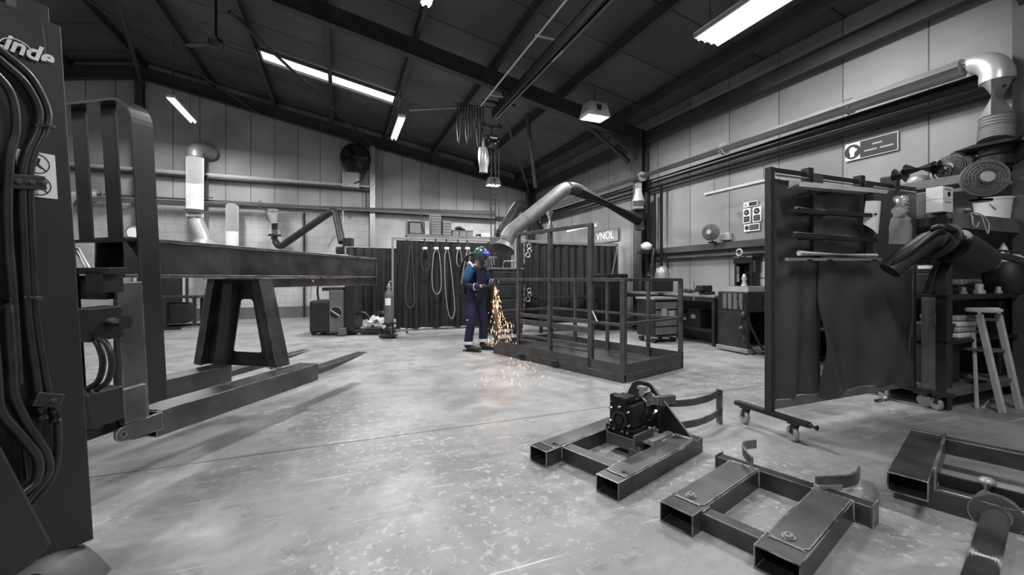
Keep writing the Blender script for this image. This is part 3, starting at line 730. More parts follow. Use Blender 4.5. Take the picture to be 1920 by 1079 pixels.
for z in (.26, .09, .02):
    q = e0.copy(); q.z = z; mb = MB(); c = loc(fa, q); mb.cyl(c-Vector((.03, 0, 0)), c+Vector((.03, 0, 0)), .008, seg=8); mb.build('bolt', 'galvd', fa)
q0 = P(1212, HOR, 3.5); q0.z = .0; q1 = P(1212, HOR, 3.5); q1.z = .33
mb = MB(); mb.bar(loc(fa, q0), loc(fa, q1), .03, .012); mb.build('end_bar', 'mill_raw', fa)
mb = MB(); c0 = wp(1228, 752, 2.98); c1 = wp(1262, 748, 3.16); mb.bar(c0, c1, .045, .06); mb.build('clamp_bracket', 'mill_raw', fa, bevel=.004)
mb = MB(); c = P(1240, HOR, 3.0); c.z = .02; mb.cyl(loc(fa, Vector((c.x, c.y, 0))), loc(fa, Vector((c.x, c.y, .30))), .03, seg=12); mb.build('pivot_post', 'darkm', fa, smooth=40)

# ---- frame B
pB = Vector((.78, .625, 0)).normalized(); rB = math.atan2(pB.y, pB.x)
qB = Vector((pB.y, -pB.x, 0))
fb = thing('drum_frame', 'twin-pocket steel fork frame with two upturned curved hooks and round nuts', 'fork attachment', (.729, 2.079, 0), rB)
# local: x along the tubes, y negative to the right
w = .17; h = .10; G2 = .43
for y in (-w/2, -G2-w/2):
    MB().hollow((0, y, h/2), (.74, y, h/2), w, h, .007).build('fork_pocket', 'mill', fb, bevel=.004)
    MB().prism([(.13, -w/2+.008), (.74, -w/2+.008), (.74, w/2-.008), (.13, w/2-.008), (.11, w/2-.03), (.11, -w/2+.03)], .006, Matrix.Translation((0, y, h))).build('wear_plate', 'mill_raw', fb, bevel=.0015)
    nut(fb, (.15, y+.005, h+.006))
    fr_weld(fb, (.105, y-w/2+.02, h+.003), (.105, y+w/2-.02, h+.003), .003)
MB().hollow((.12, -w, h/2-.005), (.12, -G2, h/2-.005), .07, h*.8, .006).build('cross_tube', 'mill', fb, bevel=.004)
bar_ = MB(); bar_.bar((.775, .07, h/2), (.775, -.67, h/2), .07, h); bar_.build('rear_channel', 'mill', fb, bevel=.004)
for y in (.075, -.675): MB().box(.73, .83, y-.004, y+.004, -.0, h+.01).build('end_cap', 'mill_raw', fb, bevel=.002)
for y in (-w, -G2):
    fr_weld(fb, (.085, y, h-.01), (.155, y, h-.01)); fr_weld(fb, (.735, y, .01), (.735, y, h)); 
for y in (0, -G2-w): fr_weld(fb, (.735, y, .01), (.735, y, h))
fr_weld(fb, (.738, -.01, h+.002), (.738, -w, h+.002)); fr_weld(fb, (.738, -G2, h+.002), (.738, -G2-w, h+.002), .004)
def wq(px, py, Y): return loc(fb, P(px, py, Y))
def hook(pts, wd=.055):
    MB().strip(smooth_path([loc(fb, p) for p in pts], 6), wd, .012).build('curved_hook', 'mill_raw', fb, bevel=.002)
hook([P(1411, 868, 2.37), P(1402, 857, 2.42), P(1394, 845, 2.50), P(1396, 836, 2.60), P(1417, 833, 2.75)])
hook([P(1530, 907, 2.20), P(1565, 905, 2.24), P(1590, 902, 2.30), P(1606, 896, 2.38), P(1611, 885, 2.52)], .07)
MB().bar(wq(1530, 915, 2.19), wq(1575, 913, 2.26), .03, .03).build('hook_gusset', 'galvd', fb, bevel=.003)

# ---- frame C at the right edge
fc = thing('fork_attachment', 'large rectangular steel pocket frame with a round pipe at the right edge', 'fork attachment', (1.93, 2.17, 0), rA)
# local: x along the pocket (into depth), y negative to the right
w = .155; z0 = .105; z1 = .205
MB().hollow((0, -w/2, (z0+z1)/2), (.95, -w/2, (z0+z1)/2), w, z1-z0, .007).build('fork_pocket', 'mill', fc, bevel=.004)
fr_weld(fc, (.9, -w+.005, z1+.002), (.9, -.01, z1+.002), .003)
MB().box(.2, .93, -w-.012, -w, z0+.0, z1+.012).build('side_plate', 'mill_raw', fc, bevel=.003)
MB().hollow((.90, -w-.012, .155), (.90, -1.3, .155), .07, .095, .006).build('cross_tube', 'mill', fc, bevel=.004)
MB().hollow((.24, .0, .052), (.24, -1.3, .052), .075, .104, .006).build('cross_tube', 'mill', fc, bevel=.004)
MB().box(.34, .352, -w-.012, -1.3, .02, .15).build('inner_plate', 'darkm', fc, bevel=.003)
MB().hollow((.0, -.95, .155), (.95, -.95, .155), .155, .1, .007).build('fork_pocket', 'mill', fc, bevel=.004)
fr_weld(fc, (.205, -w-.02, .108), (.205, -.7, .108), .005)
mb = MB(); mb.lathe([(.052, 0), (.095, 0), (.095, .03), (.052, .03)], basis((.20, -.37, .06), (0, 1, 0), (0, 0, 1)), 28, cap=False); mb.lathe([(.05, -.02), (.05, .03)], basis((.20, -.37, .06), (0, 1, 0), (0, 0, 1)), 28); 
mb.build('pipe_flange', 'mill_raw', fc, smooth=30)
d_ = loc(fc, G(1848, 1120, .05))
MB().cyl((.20, -.37, .055), (-.75, -.31, .055), .046, seg=28).build('pipe', 'mill', fc, smooth=40)
mb = MB(); mb.cyl((.33, -.34, .10), (.33, -.34, .17), .034, seg=18); mb.ball((.33, -.34, .17), .034, (1, 1, .7)); mb.build('pivot_pin', 'galvd', fc, smooth=60)
# ================================================================== extraction ducting
def wt(name, label, cat, a, b, z, group=None, kind=None): return thing(name, label, cat, W(a, b, z), TH, group, kind)
def rib_tube(mb, pts, r, pitch=.03, depth=.08, seg=16):
    """corrugated hose along a path"""
    pts = [Vector(p) for p in pts]; L = sum((b-a).length for a, b in zip(pts, pts[1:])); n = max(8, int(L/(pitch/2)))
    out = []; rs = []; acc = [0]
    for a, b in zip(pts, pts[1:]): acc.append(acc[-1]+(b-a).length)
    j = 0
    for i in range(n+1):
        s = L*i/n
        while j < len(pts)-2 and acc[j+1] < s: j += 1
        t = (s-acc[j])/max(1e-6, acc[j+1]-acc[j]); out.append(pts[j].lerp(pts[j+1], t)); rs.append(r*(1+(depth if i % 2 else -depth*.3)))
    mb.tube(out, rs, seg)
# right wall main duct: long run, elbow and drop
t = wt('ventilation_duct', 'long shiny round duct along the right wall ending in a downward elbow', 'duct', 6.3, 2.3, 3.5)
mb = MB(); mb.tube([(0, 11.6, 0), (0, .12, 0)], .1, 24); mb.build('duct_pipe', 'galv', t, smooth=60)
for y in (1.2, 3.2, 5.4, 8.3): 
    mb = MB(); mb.tube([(0, y, 0), (0, y+.05, 0)], .106, 24); mb.build('duct_collar', 'galv', t, smooth=40)
el = [(0, .16, 0)]+[(0, .0+.16*math.cos(R(a))-.0, -.16+.16*math.sin(R(a))) for a in (80, 60, 40, 20, 0)]
el = [Vector((0, .12, 0))]+[Vector((0, .06-.20*math.sin(R(a_)), -.20+.20*math.cos(R(a_)))) for a_ in range(0, 91, 9)]+[Vector((0, -.14, -.26))]
MB().tube(el, [.1]+[.1+.033*k_/10 for k_ in range(11)]+[.133], 28).build('duct_elbow', 'galv', t, smooth=60)
MB().tube([(0, -.14, -.22), (0, -.14, -.62)], .13, 24).build('duct_pipe', 'galv', t, smooth=60)
mb = MB(); mb.cyl((-.10, -.22, -.36), (-.115, -.235, -.36), .014, seg=10); mb.build('duct_screw', 'ink', t)
mb = MB(); rib_tube(mb, [(0, -.14, -.62), (-.01, -.14, -.75), (-.06, -.15, -.90)], .128, .03, .07, 24); mb.build('flexible_sleeve', 'galvd', t, smooth=50)
mb = MB(); mb.hexa([(-.28, -.37, -.96), (.22, -.37, -.94), (.22, .09, -.94), (-.28, .09, -.96), (-.16, -.25, -.90), (.1, -.25, -.89), (.1, -.02, -.89), (-.16, -.02, -.90)]); mb.build('hood_plate', 'darkm', t, bevel=.003)
mb = MB(); mb.lathe([(.13, -1.14), (.13, -1.05), (.15, -1.04), (.13, -1.03), (.13, -.96)], Matrix.Translation((-.05, -.15, 0)), 24); mb.build('swivel_collar', 'darkm', t, smooth=40)
# thick black extraction hose from the swivel, out of the picture on the right, and its nozzle
t2 = thing('extraction_arm', 'thick black extraction arm with conical hood hanging before the right rack', 'extraction arm', P(1868, 330, 3.95), 0)
def r2(px, py, Y): return P(px, py, Y)-t2.location
MB().tube(smooth_path([r2(1860, 330, 4.5), r2(1885, 305, 4.4), r2(1930, 268, 4.2), r2(1990, 235, 4.0)], 5), .10, 18).build('arm_hose', 'flexd', t2, smooth=60)
MB().tube([r2(1862, 338, 4.45), r2(1862, 300, 4.45)], .12, 20).build('swivel_collar', 'darkm', t2, smooth=60)
A_, B_ = r2(1765, 452, 3.35), r2(1852, 490, 3.35)
mb = MB(); mb.tube([A_, A_.lerp(B_, .25), A_.lerp(B_, .75), B_, B_+(B_-A_)*.04], [.15, .14, .115, .095, .08], 24); mb.build('hood_cone', 'darkm', t2, smooth=50)
mb = MB(); mb.tube(smooth_path([r2(1745, 432, 3.35), r2(1765, 425, 3.3), r2(1785, 432, 3.28), r2(1800, 440, 3.3)], 5), .025, 10); mb.build('hood_handle', 'black', t2, smooth=60)
mb = MB(); rib_tube(mb, smooth_path([A_, r2(1748, 450, 3.36), r2(1718, 468, 3.38), r2(1690, 488, 3.4), r2(1668, 508, 3.42)], 6), .075, .035, .06, 18); mb.build('flexible_hose', 'flexd', t2, smooth=50)
mb = MB(); mb.tube(smooth_path([r2(1668, 500, 3.38), r2(1710, 470, 3.3), r2(1750, 440, 3.28), r2(1775, 428, 3.28)], 6), .016, 10); mb.build('guide_rod', 'black', t2, smooth=60)
mb = MB(); mb.cyl(B_, B_+Vector((.07, .02, -.02)), .045, seg=16); mb.cyl(B_+Vector((.05, .0, .06)), B_+Vector((.12, .0, .06)), .018, seg=12); mb.build('damper_knob', 'galvd', t2, smooth=40)
mb = MB(); mb.bar(r2(1875, 478, 3.4), r2(1915, 490, 3.45), .04, .05); mb.bar(r2(1870, 470, 3.4), r2(1905, 473, 3.45), .05, .012); mb.build('arm_bracket', 'darkm', t2, bevel=.005)
def shv(u, v):
    p = Vector(r2(1800, 470, 3.4)).lerp(Vector(r2(1752, 545, 3.4)), u); q = Vector(r2(1768, 478, 3.4)).lerp(Vector(r2(1732, 552, 3.42)), u)
    r_ = q.lerp(p, v); return r_+Vector((0, .09*math.sin(PI*v)-.04*u, .02*math.sin(PI*u)))
MB().surf(shv, 8, 8, .006).build('hood_flap', 'darkm', t2, smooth=60)

# far wall main duct with its drops
t = wt('ventilation_duct', 'pale round main duct running across the far wall with upright branches', 'duct', -3.6, 14.02, 3.35)
MB().tube([(-6, 0, -.17), (8.6, 0, .09)], .14, 20).build('duct_pipe', 'galv', t, smooth=60)
for x in (-4.5, -2.0, 1.4, 3.9, 6.0): MB().tube([(x, 0, -.063+.0178*x), (x+.05, 0, -.062+.0178*x)], .148, 20).build('duct_collar', 'galv', t, smooth=40)
MB().tube([(.74, -.0, -.05), (.74, 0, -1.6)], .16, 20).build('branch_pipe', 'galv', t, smooth=60)
MB().tube(smooth_path([(-2.1, 0, 0), (-2.55, -.1, -.02), (-2.75, -.1, -.2), (-2.78, -.1, -.5), (-2.78, -.1, -1.4)], 5), .13, 18).build('branch_pipe', 'galv', t, smooth=60)
t = wt('ventilation_duct', 'thick upright silver duct with elbow into the far wall and flexible foot', 'duct', -3.66, 13.75, 3.0)
MB().tube([(0, 0, 1.45), (0, 0, .05)], .2, 24).build('duct_pipe', 'galv', t, smooth=60)
MB().tube(smooth_path([(0, 0, 1.43), (0.0, .02, 1.62), (.08, .2, 1.74), (.25, .5, 1.75)], 6), .2, 24).build('duct_elbow', 'galvd', t, smooth=60)
MB().tube([(0, 0, .06), (0, 0, -.16)], .195, 24).build('duct_collar', 'galvd', t, smooth=60)
mb = MB(); rib_tube(mb, smooth_path([(0, 0, -.15), (.05, 0, -.35), (.16, 0, -.62), (.2, 0, -.8)], 5), .185, .12, .05, 20); mb.build('flexible_sleeve', 'galv', t, smooth=50)
MB().lathe([(.3, -1.0), (.28, -.86), (.2, -.76)], Matrix.Translation((.2, 0, 0)), 24).build('foot_cone', 'galv', t, smooth=50)
# pale cable tray above it
t = wt('cable_tray', 'pale double rail cable tray high on the far wall', 'cable tray', -6, 14.1, 4.08)
mb = MB(); mb.box(-3, 6.9, 0, .02, 0, .06); mb.box(-3, 6.9, .2, .22, 0, .06); mb.build('tray_rail', 'palem', t)
mb = MB(); mb.box(-3, 6.9, .0, .22, -.09, -.05); mb.build('tray_channel', 'darkm', t)
for x in (2.2, 2.45, 6.75):
    mb = MB(); mb.tube([(x, .05, 0), (x, .05, -.6), (x+.2, .05, -.62)], .015, 8); mb.build('drop_cable', 'darkm', t, smooth=60)
# round wall fan housing
t = wt('wall_fan', 'large round dark extractor fan high on the far wall', 'fan', .42, 14.0, 4.98)
MB().lathe([(.46, 0), (.46, .2), (.40, .22), (.40, .12), (.0001, .12)], basis((0, .3, 0), (1, 0, 0), (0, 0, 1)), 36).build('fan_housing', 'darkm', t, smooth=40)
mb = MB(); mb.cyl((0, 0, 0), (0, .12, 0), .08, seg=16)
for k in range(6):
    a = 2*PI*k/6; mb.bar((.06*math.cos(a), .1, .06*math.sin(a)), (.37*math.cos(a), .12, .37*math.sin(a)), .02, .13, (math.sin(a), .5, -math.cos(a)))
mb.build('fan_blades', 'darkm', t)
MB().box(-.40, .12, .05, .33, -.95, -.46).build('motor_box', 'galvd', t, bevel=.02)
mb = MB(); mb.tube(smooth_path([(.25, .02, -.42), (.22, 0, -.6), (.1, 0, -.75), (-.05, 0, -.82)], 5), .02, 8); mb.build('cable', 'black', t, smooth=60)

# ------------------------------------------------------------------ swivel extraction arms
def arm(name, label, pts, r, m='flex', top=None, collar=True, flange=None):
    t = thing(name, label, 'extraction arm', pts[0], 0, 'jointed extraction arms')
    o = pts[0]; L = [p-o for p in pts]
    for a, b in zip(L, L[1:]): pass
    return t, L
def round_corner(pts, r=.12, n=6):
    out = [pts[0]]
    for i in range(1, len(pts)-1):
        p = pts[i]; a = (pts[i-1]-p).normalized(); c = (pts[i+1]-p).normalized()
        for k in range(n+1):
            u = k/n; out.append(p+a*r*(1-u)**2+c*r*u**2)
    out.append(pts[-1]); return out
# big arm over the cage
t, L = arm('extraction_arm', 'big grey jointed extraction arm arching over the cage to its hood by the worker', [P(1196, 412, 9.3), P(1065, 348, 8.1), P(958, 436, 7.25), P(947, 456, 7.15)], .12)
q = [P(1197, 345, 9.3)-t.location, P(1197, 362, 9.3)-t.location]
MB().tube([q[0], q[1], P(1197, 378, 9.3)-t.location], [.075, .075, .14], 18).build('duct_drop', 'galv', t, smooth=50)
MB().tube([P(1197, 378, 9.3)-t.location, P(1197, 392, 9.3)-t.location], [.14, .11], 18).build('duct_cone', 'galvd', t, smooth=50)
MB().lathe([(.13, 0), (.16, .01), (.16, .03), (.13, .04)], Matrix.Translation(P(1197, 396, 9.3)-t.location), 20).build('swivel_flange', 'darkm', t, smooth=40)
MB().tube([P(1199, 396, 9.3)-t.location, P(1199, 432, 9.3)-t.location], .10, 18).build('swivel_post', 'flexd', t, smooth=50)
up = round_corner(L[:3], .28, 8)
MB().tube(up[:6], .125, 20).build('upper_hose', 'flexd', t, smooth=60)
MB().tube(up[5:-1]+[L[2]+(L[1]-L[2])*.22], .13, 20).build('lower_hose', 'flex', t, smooth=60)
mb = MB(); rib_tube(mb, smooth_path([L[2]+(L[1]-L[2])*.24, L[2], L[3]], 8), .125, .035, .05, 20); mb.build('flexible_joint', 'flex', t, smooth=50)
hd = Vector((.16, -.12, -.30)).normalized()
X_ = basis(L[3], hd.cross(Vector((0, 1, 0))), Vector((0, 1, .35)))
zax = (P(936, 478, 7.1)-P(945, 452, 7.2)).normalized(); xax = zax.cross(Vector((0, 1, 0))).normalized()
X_ = basis(L[3], xax, zax.cross(xax))
MB().lathe([(.12, -.05), (.12, 0), (.20, .12), (.21, .13), (.19, .13), (.1, .02)], X_, 28, cap=False).build('hood', 'midm', t, smooth=50)
mb = MB(); c = L[3]; mb.tube([c+X_.to_3x3() @ Vector(v) for v in ((-.18, -.1, .12), (-.2, -.16, .08), (.1, -.22, .02), (.16, -.15, .12))], .012, 8); mb.build('hood_handle', 'palem', t, smooth=60)
mb = MB(); mb.cbox(P(925, 452, 7.15)-t.location, (.12, .08, .14)); mb.build('hood_bracket', 'midm', t, bevel=.01)
# dark arm deeper in the corner
t, L = arm('extraction_arm', 'dark folded extraction arm in the far corner behind the big arm', [P(1012, 430, 11.2), P(975, 380, 10.6), P(935, 445, 10.0), P(928, 462, 9.9)], .1)
MB().tube(round_corner(L[:3], .2, 6), .13, 16).build('arm_hose', 'flexd', t, smooth=60)
MB().tube([L[2], L[3]], [.13, .2], 18).build('hood', 'flexd', t, smooth=40)
MB().tube([P(1014, 395, 11.2)-t.location, L[0]-Vector((0, 0, .12))], .11, 16).build('swivel_post', 'flexd', t, smooth=40)
MB().tube([P(1030, 397, 11.4)-t.location, P(1032, 430, 11.4)-t.location], .11, 16).build('duct_drop', 'galv', t, smooth=40)
# arm on the far wall above the boom
t, L = arm('extraction_arm', 'slim dark extraction arm with raised elbow below the far duct above the boom', [P(517, 458, 12.2), P(628, 392, 11.6), P(641, 455, 11.2), P(641, 470, 11.2)], .1)
st_ = P(514, 443, 12.3)-t.location
MB().tube([P(512, 393, 12.3)-t.location, P(512, 403, 12.3)-t.location, P(515, 420, 12.3)-t.location], [.16, .15, .09], 18).build('duct_cone', 'galv', t, smooth=50)
MB().tube([P(515, 420, 12.3)-t.location, P(515, 442, 12.3)-t.location], .08, 16).build('swivel_post', 'flexd', t, smooth=50)
MB().lathe([(.1, -.02), (.17, -.02), (.17, .03), (.1, .03)], Matrix.Translation(P(515, 442, 12.3)-t.location), 18).build('swivel_flange', 'black', t, smooth=40)
MB().tube(round_corner([P(514, 446, 12.3)-t.location, P(522, 466, 12.2)-t.location, L[1], L[2]], .22, 6), .095, 16).build('arm_hose', 'flexd', t, smooth=60)
mb = MB(); mb.cbox(L[3], (.28, .2, .2)); mb.build('hood', 'flexd', t, bevel=.04)
mb = MB(); mb.cbox(P(653, 462, 11.0)-t.location, (.24, .2, .42)); mb.build('filter_box', 'truckd', t, bevel=.02)
# ================================================================== light crane rail and chain hoist
ta, tz = 3.05, 4.80
t = wt('crane_rail', 'long dark crane rail hanging under the roof with a white supply pipe beside it', 'crane rail', ta, 2.5, tz)
mb = MB(); mb.box(-.06, .06, 0, 6.05, .0, .012); mb.box(-.06, -.052, 0, 6.05, -.17, 0); mb.box(.052, .06, 0, 6.05, -.17, 0); mb.box(-.06, -.02, 0, 6.05, -.178, -.17); mb.box(.02, .06, 0, 6.05, -.178, -.17)
mb.build('rail_profile', 'black', t)
mb = MB(); mb.box(.012, .06, 0, 6.05, -.182, -.178); mb.build('rail_stripe', 'midm', t)
text('ALUMINIUM', .065, 'white', t, basis((.036, 3.25, -.1825), (0, -1, 0), (-1, 0, 0)), 'rail_lettering', .001)
MB().cyl((-.34, 0, .02), (-.34, 6.0, .02), .018, seg=10).build('supply_pipe', 'white', t, smooth=60)
for y in (1.6, 3.2, 5.4):
    MB().bar((-.36, y, .03), (0, y, .03), .03, .02).build('pipe_bracket', 'palem', t)
for y in (.4, 5.5): 
    mb = MB(); mb.cyl((0, y, 0), (0, y, zr(ta)-tz-.36), .02, seg=8); mb.build('rail_hanger', 'darkm', t)
mb = MB(); mb.box(-.36, .36, 5.72, 5.78, .03, .07); mb.build('end_bracket', 'darkm', t)
MB().cyl((-.34, 6.0, .02), (-1.75, 6.3, -.15), .02, seg=10).build('swing_pipe', 'palem', t, smooth=60)
# festoon of cables
t = wt('festoon_cable', 'bunch of looped dark cables hanging at the far end of the crane rail', 'cable', ta-.36, 8.45, tz)
for k in range(9):
    x = -.06*k-.02+.1; d = .55+.35*math.sin(k*1.7)
    mb = MB(); mb.tube(smooth_path([(x, .0, 0), (x-.01, 0, -d*.6), (x-.04, 0, -d), (x-.08, 0, -d*.6), (x-.07, 0, 0)], 5), .014, 7); mb.build('cable_loop', 'black', t, smooth=60)
MB().cyl((.3, 0, .02), (-.55, 0, .0), .012, seg=8).build('cable_wire', 'darkm', t)
# hoist
hp = P(921, 268, 8.72)
t = thing('chain_hoist', 'black electric chain hoist with pale chain bag hanging from the crane rail', 'hoist', hp, TH)
mb = MB(); mb.cyl((-.13, 0, .0), (.13, 0, 0), .16, seg=28); mb.cbox((0, 0, .04), (.2, .26, .2)); mb.build('hoist_body', 'black', t, bevel=.02, smooth=40)
mb = MB(); mb.cyl((-.15, 0, 0), (-.13, 0, 0), .14, seg=28); mb.cyl((-.17, 0, .0), (-.15, 0, .0), .1, seg=20); mb.build('motor_cover', 'chrome', t, smooth=40)
mb = MB(); mb.box(-.07, .1, -.135, -.128, .05, .075); mb.cyl((.04, -.16, -.06), (.04, -.15, -.06), .015, seg=10); mb.build('name_strip', 'palem', t)
mb = MB(); mb.cyl((0, 0, .14), (0, 0, .33), .03, seg=12); mb.box(-.2, .2, -.05, .05, .30, .36); mb.build('suspension', 'darkm', t, bevel=.01)
for x in (-.17, .17):
    mb = MB(); mb.cyl((x, -.06, .34), (x, .06, .34), .05, seg=16); mb.cyl((x, -.0, .34), (x, .0, .42), .02, seg=8); mb.build('trolley_wheel', 'black', t, smooth=40)
def bagf(u, v):
    a = 2*PI*u; rr = (.085+.03*math.sin(PI*min(1, v*1.2)))*(1+.12*math.sin(3*a+v*3)); return (-.17+rr*math.cos(a), rr*.8*math.sin(a), -.12-.52*v)
mb = MB(); mb.surf(bagf, 28, 10, .004); mb.build('chain_bag', 'galvd', t, smooth=60)
mb = MB(); mb.bar((-.17, 0, -.14), (-.1, 0, -.02), .1, .01); mb.build('bag_bracket', 'darkm', t)
# chains run down to the hook behind the cage
def chain(mb, p, z1, pitch=.05, r=.006):
    n = int((p[2]-z1)/pitch)
    for k in range(n):
        c = Vector((p[0], p[1], p[2]-k*pitch)); ax = Vector((1, 0, 0)) if k % 2 else Vector((0, 1, 0))
        mb.tube([c+ax*.014*math.cos(a)+Vector((0, 0, .034*math.sin(a))) for a in [2*PI*i/8 for i in range(8)]], r, 5, closed=True)
for x in (.0, .09):
    mb = MB(); chain(mb, (x, 0, -.14), -2.05); mb.build('load_chain', 'darkm', t, smooth=60)
MB().cyl((.17, 0, -.1), (.17, 0, -2.1), .008, seg=6).build('control_cable', 'black', t, smooth=60)
mb = MB(); mb.cbox((.05, 0, -2.1), (.1, .06, .14)); mb.tube(arc((.05, 0, -2.26), .06, 110, -160, 12), .014, 8); mb.build('load_hook', 'darkm', t, smooth=50)
mb = MB(); mb.cbox((.17, 0, -2.18), (.06, .05, .2)); mb.build('pendant_control', 'palem', t, bevel=.01)
# ceiling fan at the upper left
fp = P(405, 82, 7.6)
t = thing('ceiling_fan', 'dark ceiling fan on a thin rod at the upper left', 'fan', fp, TH)
MB().cyl((0, 0, .05), (0, 0, 1.0), .018, seg=8).build('rod', 'black', t)
MB().lathe([(.03, .1), (.11, .06), (.13, 0), (.09, -.06), (.02, -.08)], None, 20).build('motor_housing', 'black', t, smooth=50)
for k in range(3):
    a = 2*PI*k/3+.5; c, s_ = math.cos(a), math.sin(a); MB().bar((.1*c, .1*s_, 0), (.62*c, .62*s_, .02), .12, .01).build('fan_blade', 'truckd', t, bevel=.003)
# ================================================================== welding booths and things at the back
def curtain(name, label, cat, p0, p1, ztop, zbot, m='curtain', folds=14, amp=.05, th=.004, group=None, frame=None):
    """hanging cloth between two floor points, real folds and thickness"""
    p0, p1 = Vector(p0), Vector(p1); L = (p1-p0).length; ang = math.atan2(p1.y-p0.y, p1.x-p0.x)
    t = thing(name, label, cat, (p0.x, p0.y, 0), ang, group)
    rnd_ = random.Random(int(L*1000)+folds); ph = [rnd_.uniform(0, 6.28) for _ in range(6)]
    def fn(u, v):
        x = u*L; z = ztop+(zbot-ztop)*v; k = .35+.65*v
        y = amp*k*(math.sin(2*PI*folds*u+ph[0]+.8*math.sin(3*u+ph[1])+.5*v)+.5*math.sin(2*PI*folds*.43*u+ph[2]))+amp*.5*math.sin(5*u+ph[3]+2*v)
        return (x+amp*.3*math.sin(9*u+ph[4]), y, z+.012*math.sin(2*PI*folds*.5*u)*v)
    MB().surf(fn, int(folds*8), 14, th).build('curtain_cloth', m, t, smooth=70)
    return t, L
# booth 1 (left of the worker)
p0 = Vector((-2.38, 8.62, 0)); v_ = Vector((CV, SV, 0)); p1 = p0+v_*2.55
t, L = curtain('welding_booth', 'dark curtained welding booth behind the worker with a steel top rail', 'welding booth', p0, p1, 1.98, .16, folds=11, amp=.05)
mb = MB(); mb.box(-.06, L+.05, -.02, .02, 2.0, 2.04); mb.build('top_rail', 'galvd', t, bevel=.003)
for x in (-.06, L+.03): MB().box(x-.02, x+.02, -.02, .02, .05, 2.04).build('post', 'galvd', t, bevel=.003)
for x in (-.06, L+.03): MB().box(x-.03, x+.03, -.3, .3, .04, .08).build('foot', 'darkm', t, bevel=.003)
mb = MB(); mb.box(0, L, .04, .08, .10, .14); mb.build('bottom_rail', 'galvd', t)
MB().tube(smooth_path([(.28, -.07, 1.98), (.22, -.08, 1.3), (.18, -.08, .8), (.26, -.08, .60), (.36, -.08, .7), (.34, -.08, 1.3), (.3, -.08, 1.98)], 6), .014, 7).build('hanging_cable', 'webd', t, smooth=60)
MB().tube(smooth_path([(-.09, -.03, 1.0), (-.13, -.03, 1.05), (-.12, -.03, 1.13), (-.08, -.03, 1.12)], 5), .008, 6).build('hook', 'galv', t, smooth=60)
bt = t
# shelf behind the booth with store boxes
q = P(768, 440, 9.2)
sh = thing('storage_shelf', 'long shelf above the curtained booth holding small drawer boxes', 'shelf', (q.x, q.y, 0), TH)
MB().box(-.08, 2.0, -.16, .16, 2.12, 2.15).build('shelf_board', 'midm', sh)
MB().box(-.08, 2.0, -.17, -.155, 2.08, 2.15).build('shelf_lip', 'galvd', sh)
for x in (-.06, 1.98): MB().box(x-.025, x+.025, -.02, .03, .0, 2.42).build('post', 'galvd', sh)
def shp(x, z=2.15, y=0): return Matrix.Translation((q.x, q.y, 0)) @ Matrix.Rotation(TH, 4, 'Z') @ Vector((x, y, z))
t = thing('drawer_tower', 'tall stack of pale storage drawers on the booth shelf', 'storage drawers', shp(.56), TH)
MB().box(-.11, .11, -.13, .13, 0, .47).build('drawer_case', 'midm', t, bevel=.003)
for k in range(8): MB().box(-.10, .10, -.14, -.128, .012+.057*k, .06+.057*k).build('drawer', 'card', t, bevel=.003)
t = thing('drawer_tower', 'shorter stack of pale drawers right of the tall one on the shelf', 'storage drawers', shp(.80), TH)
MB().box(-.10, .10, -.13, .13, 0, .33).build('drawer_case', 'midm', t, bevel=.003)
for k in range(5): MB().box(-.095, .095, -.14, -.128, .012+.064*k, .065+.064*k).build('drawer', 'card', t, bevel=.003)
for i, (x, lb) in enumerate(((1.0, 'small pale box next to the shorter drawer stack'), (1.17, 'small pale box in the middle of the row of three'), (1.33, 'small pale box at the right of the row of three'))):
    t = thing('storage_box', lb+' on the shelf', 'box', shp(x), TH, 'small boxes on the booth shelf')
    MB().box(-.075, .075, -.12, .12, 0, .13).build('box_body', 'card', t, bevel=.004); MB().box(-.078, .078, -.123, .123, .105, .135).build('box_lid', 'midm', t, bevel=.003)
t = thing('tool_case', 'grey square case with a dark rim at the left end of the booth shelf', 'case', shp(.12), TH)
MB().box(-.17, .2, -.1, .1, 0, .3).build('case_body', 'midm', t, bevel=.02); MB().box(-.13, .10, -.11, -.1, .03, .25).build('case_front', 'card', t, bevel=.01)
mb = MB(); mb.bar((-.15, -.105, .02), (-.15, -.105, .26), .02, .02); mb.bar((-.15, -.105, .26), (.1, -.105, .27), .02, .02); mb.bar((.1, -.105, .27), (.18, -.105, .04), .02, .02); mb.build('case_rim', 'ink', t)
t = thing('power_tool', 'white and black hand tool lying at the right end of the shelf', 'tool', shp(1.62), TH)
MB().tube([(-.1, 0, .05), (.0, 0, .055), (.16, 0, .05)], [.03, .04, .035], 12).build('tool_body', 'ink', t, smooth=50)
MB().box(.0, .22, -.06, -.03, .0, .1).build('tool_guard', 'plate', t, bevel=.004)
t = thing('cloth_bundle', 'dark cloth bundle behind the small boxes on the shelf', 'cloth', shp(1.1, 2.286), TH)
MB().ball((0, 0, .05), .06, (1.6, 1, .8)).ball((.1, 0, .03), .035, (1.6, 1, .8)).build('bundle', 'truckd', t, smooth=60)
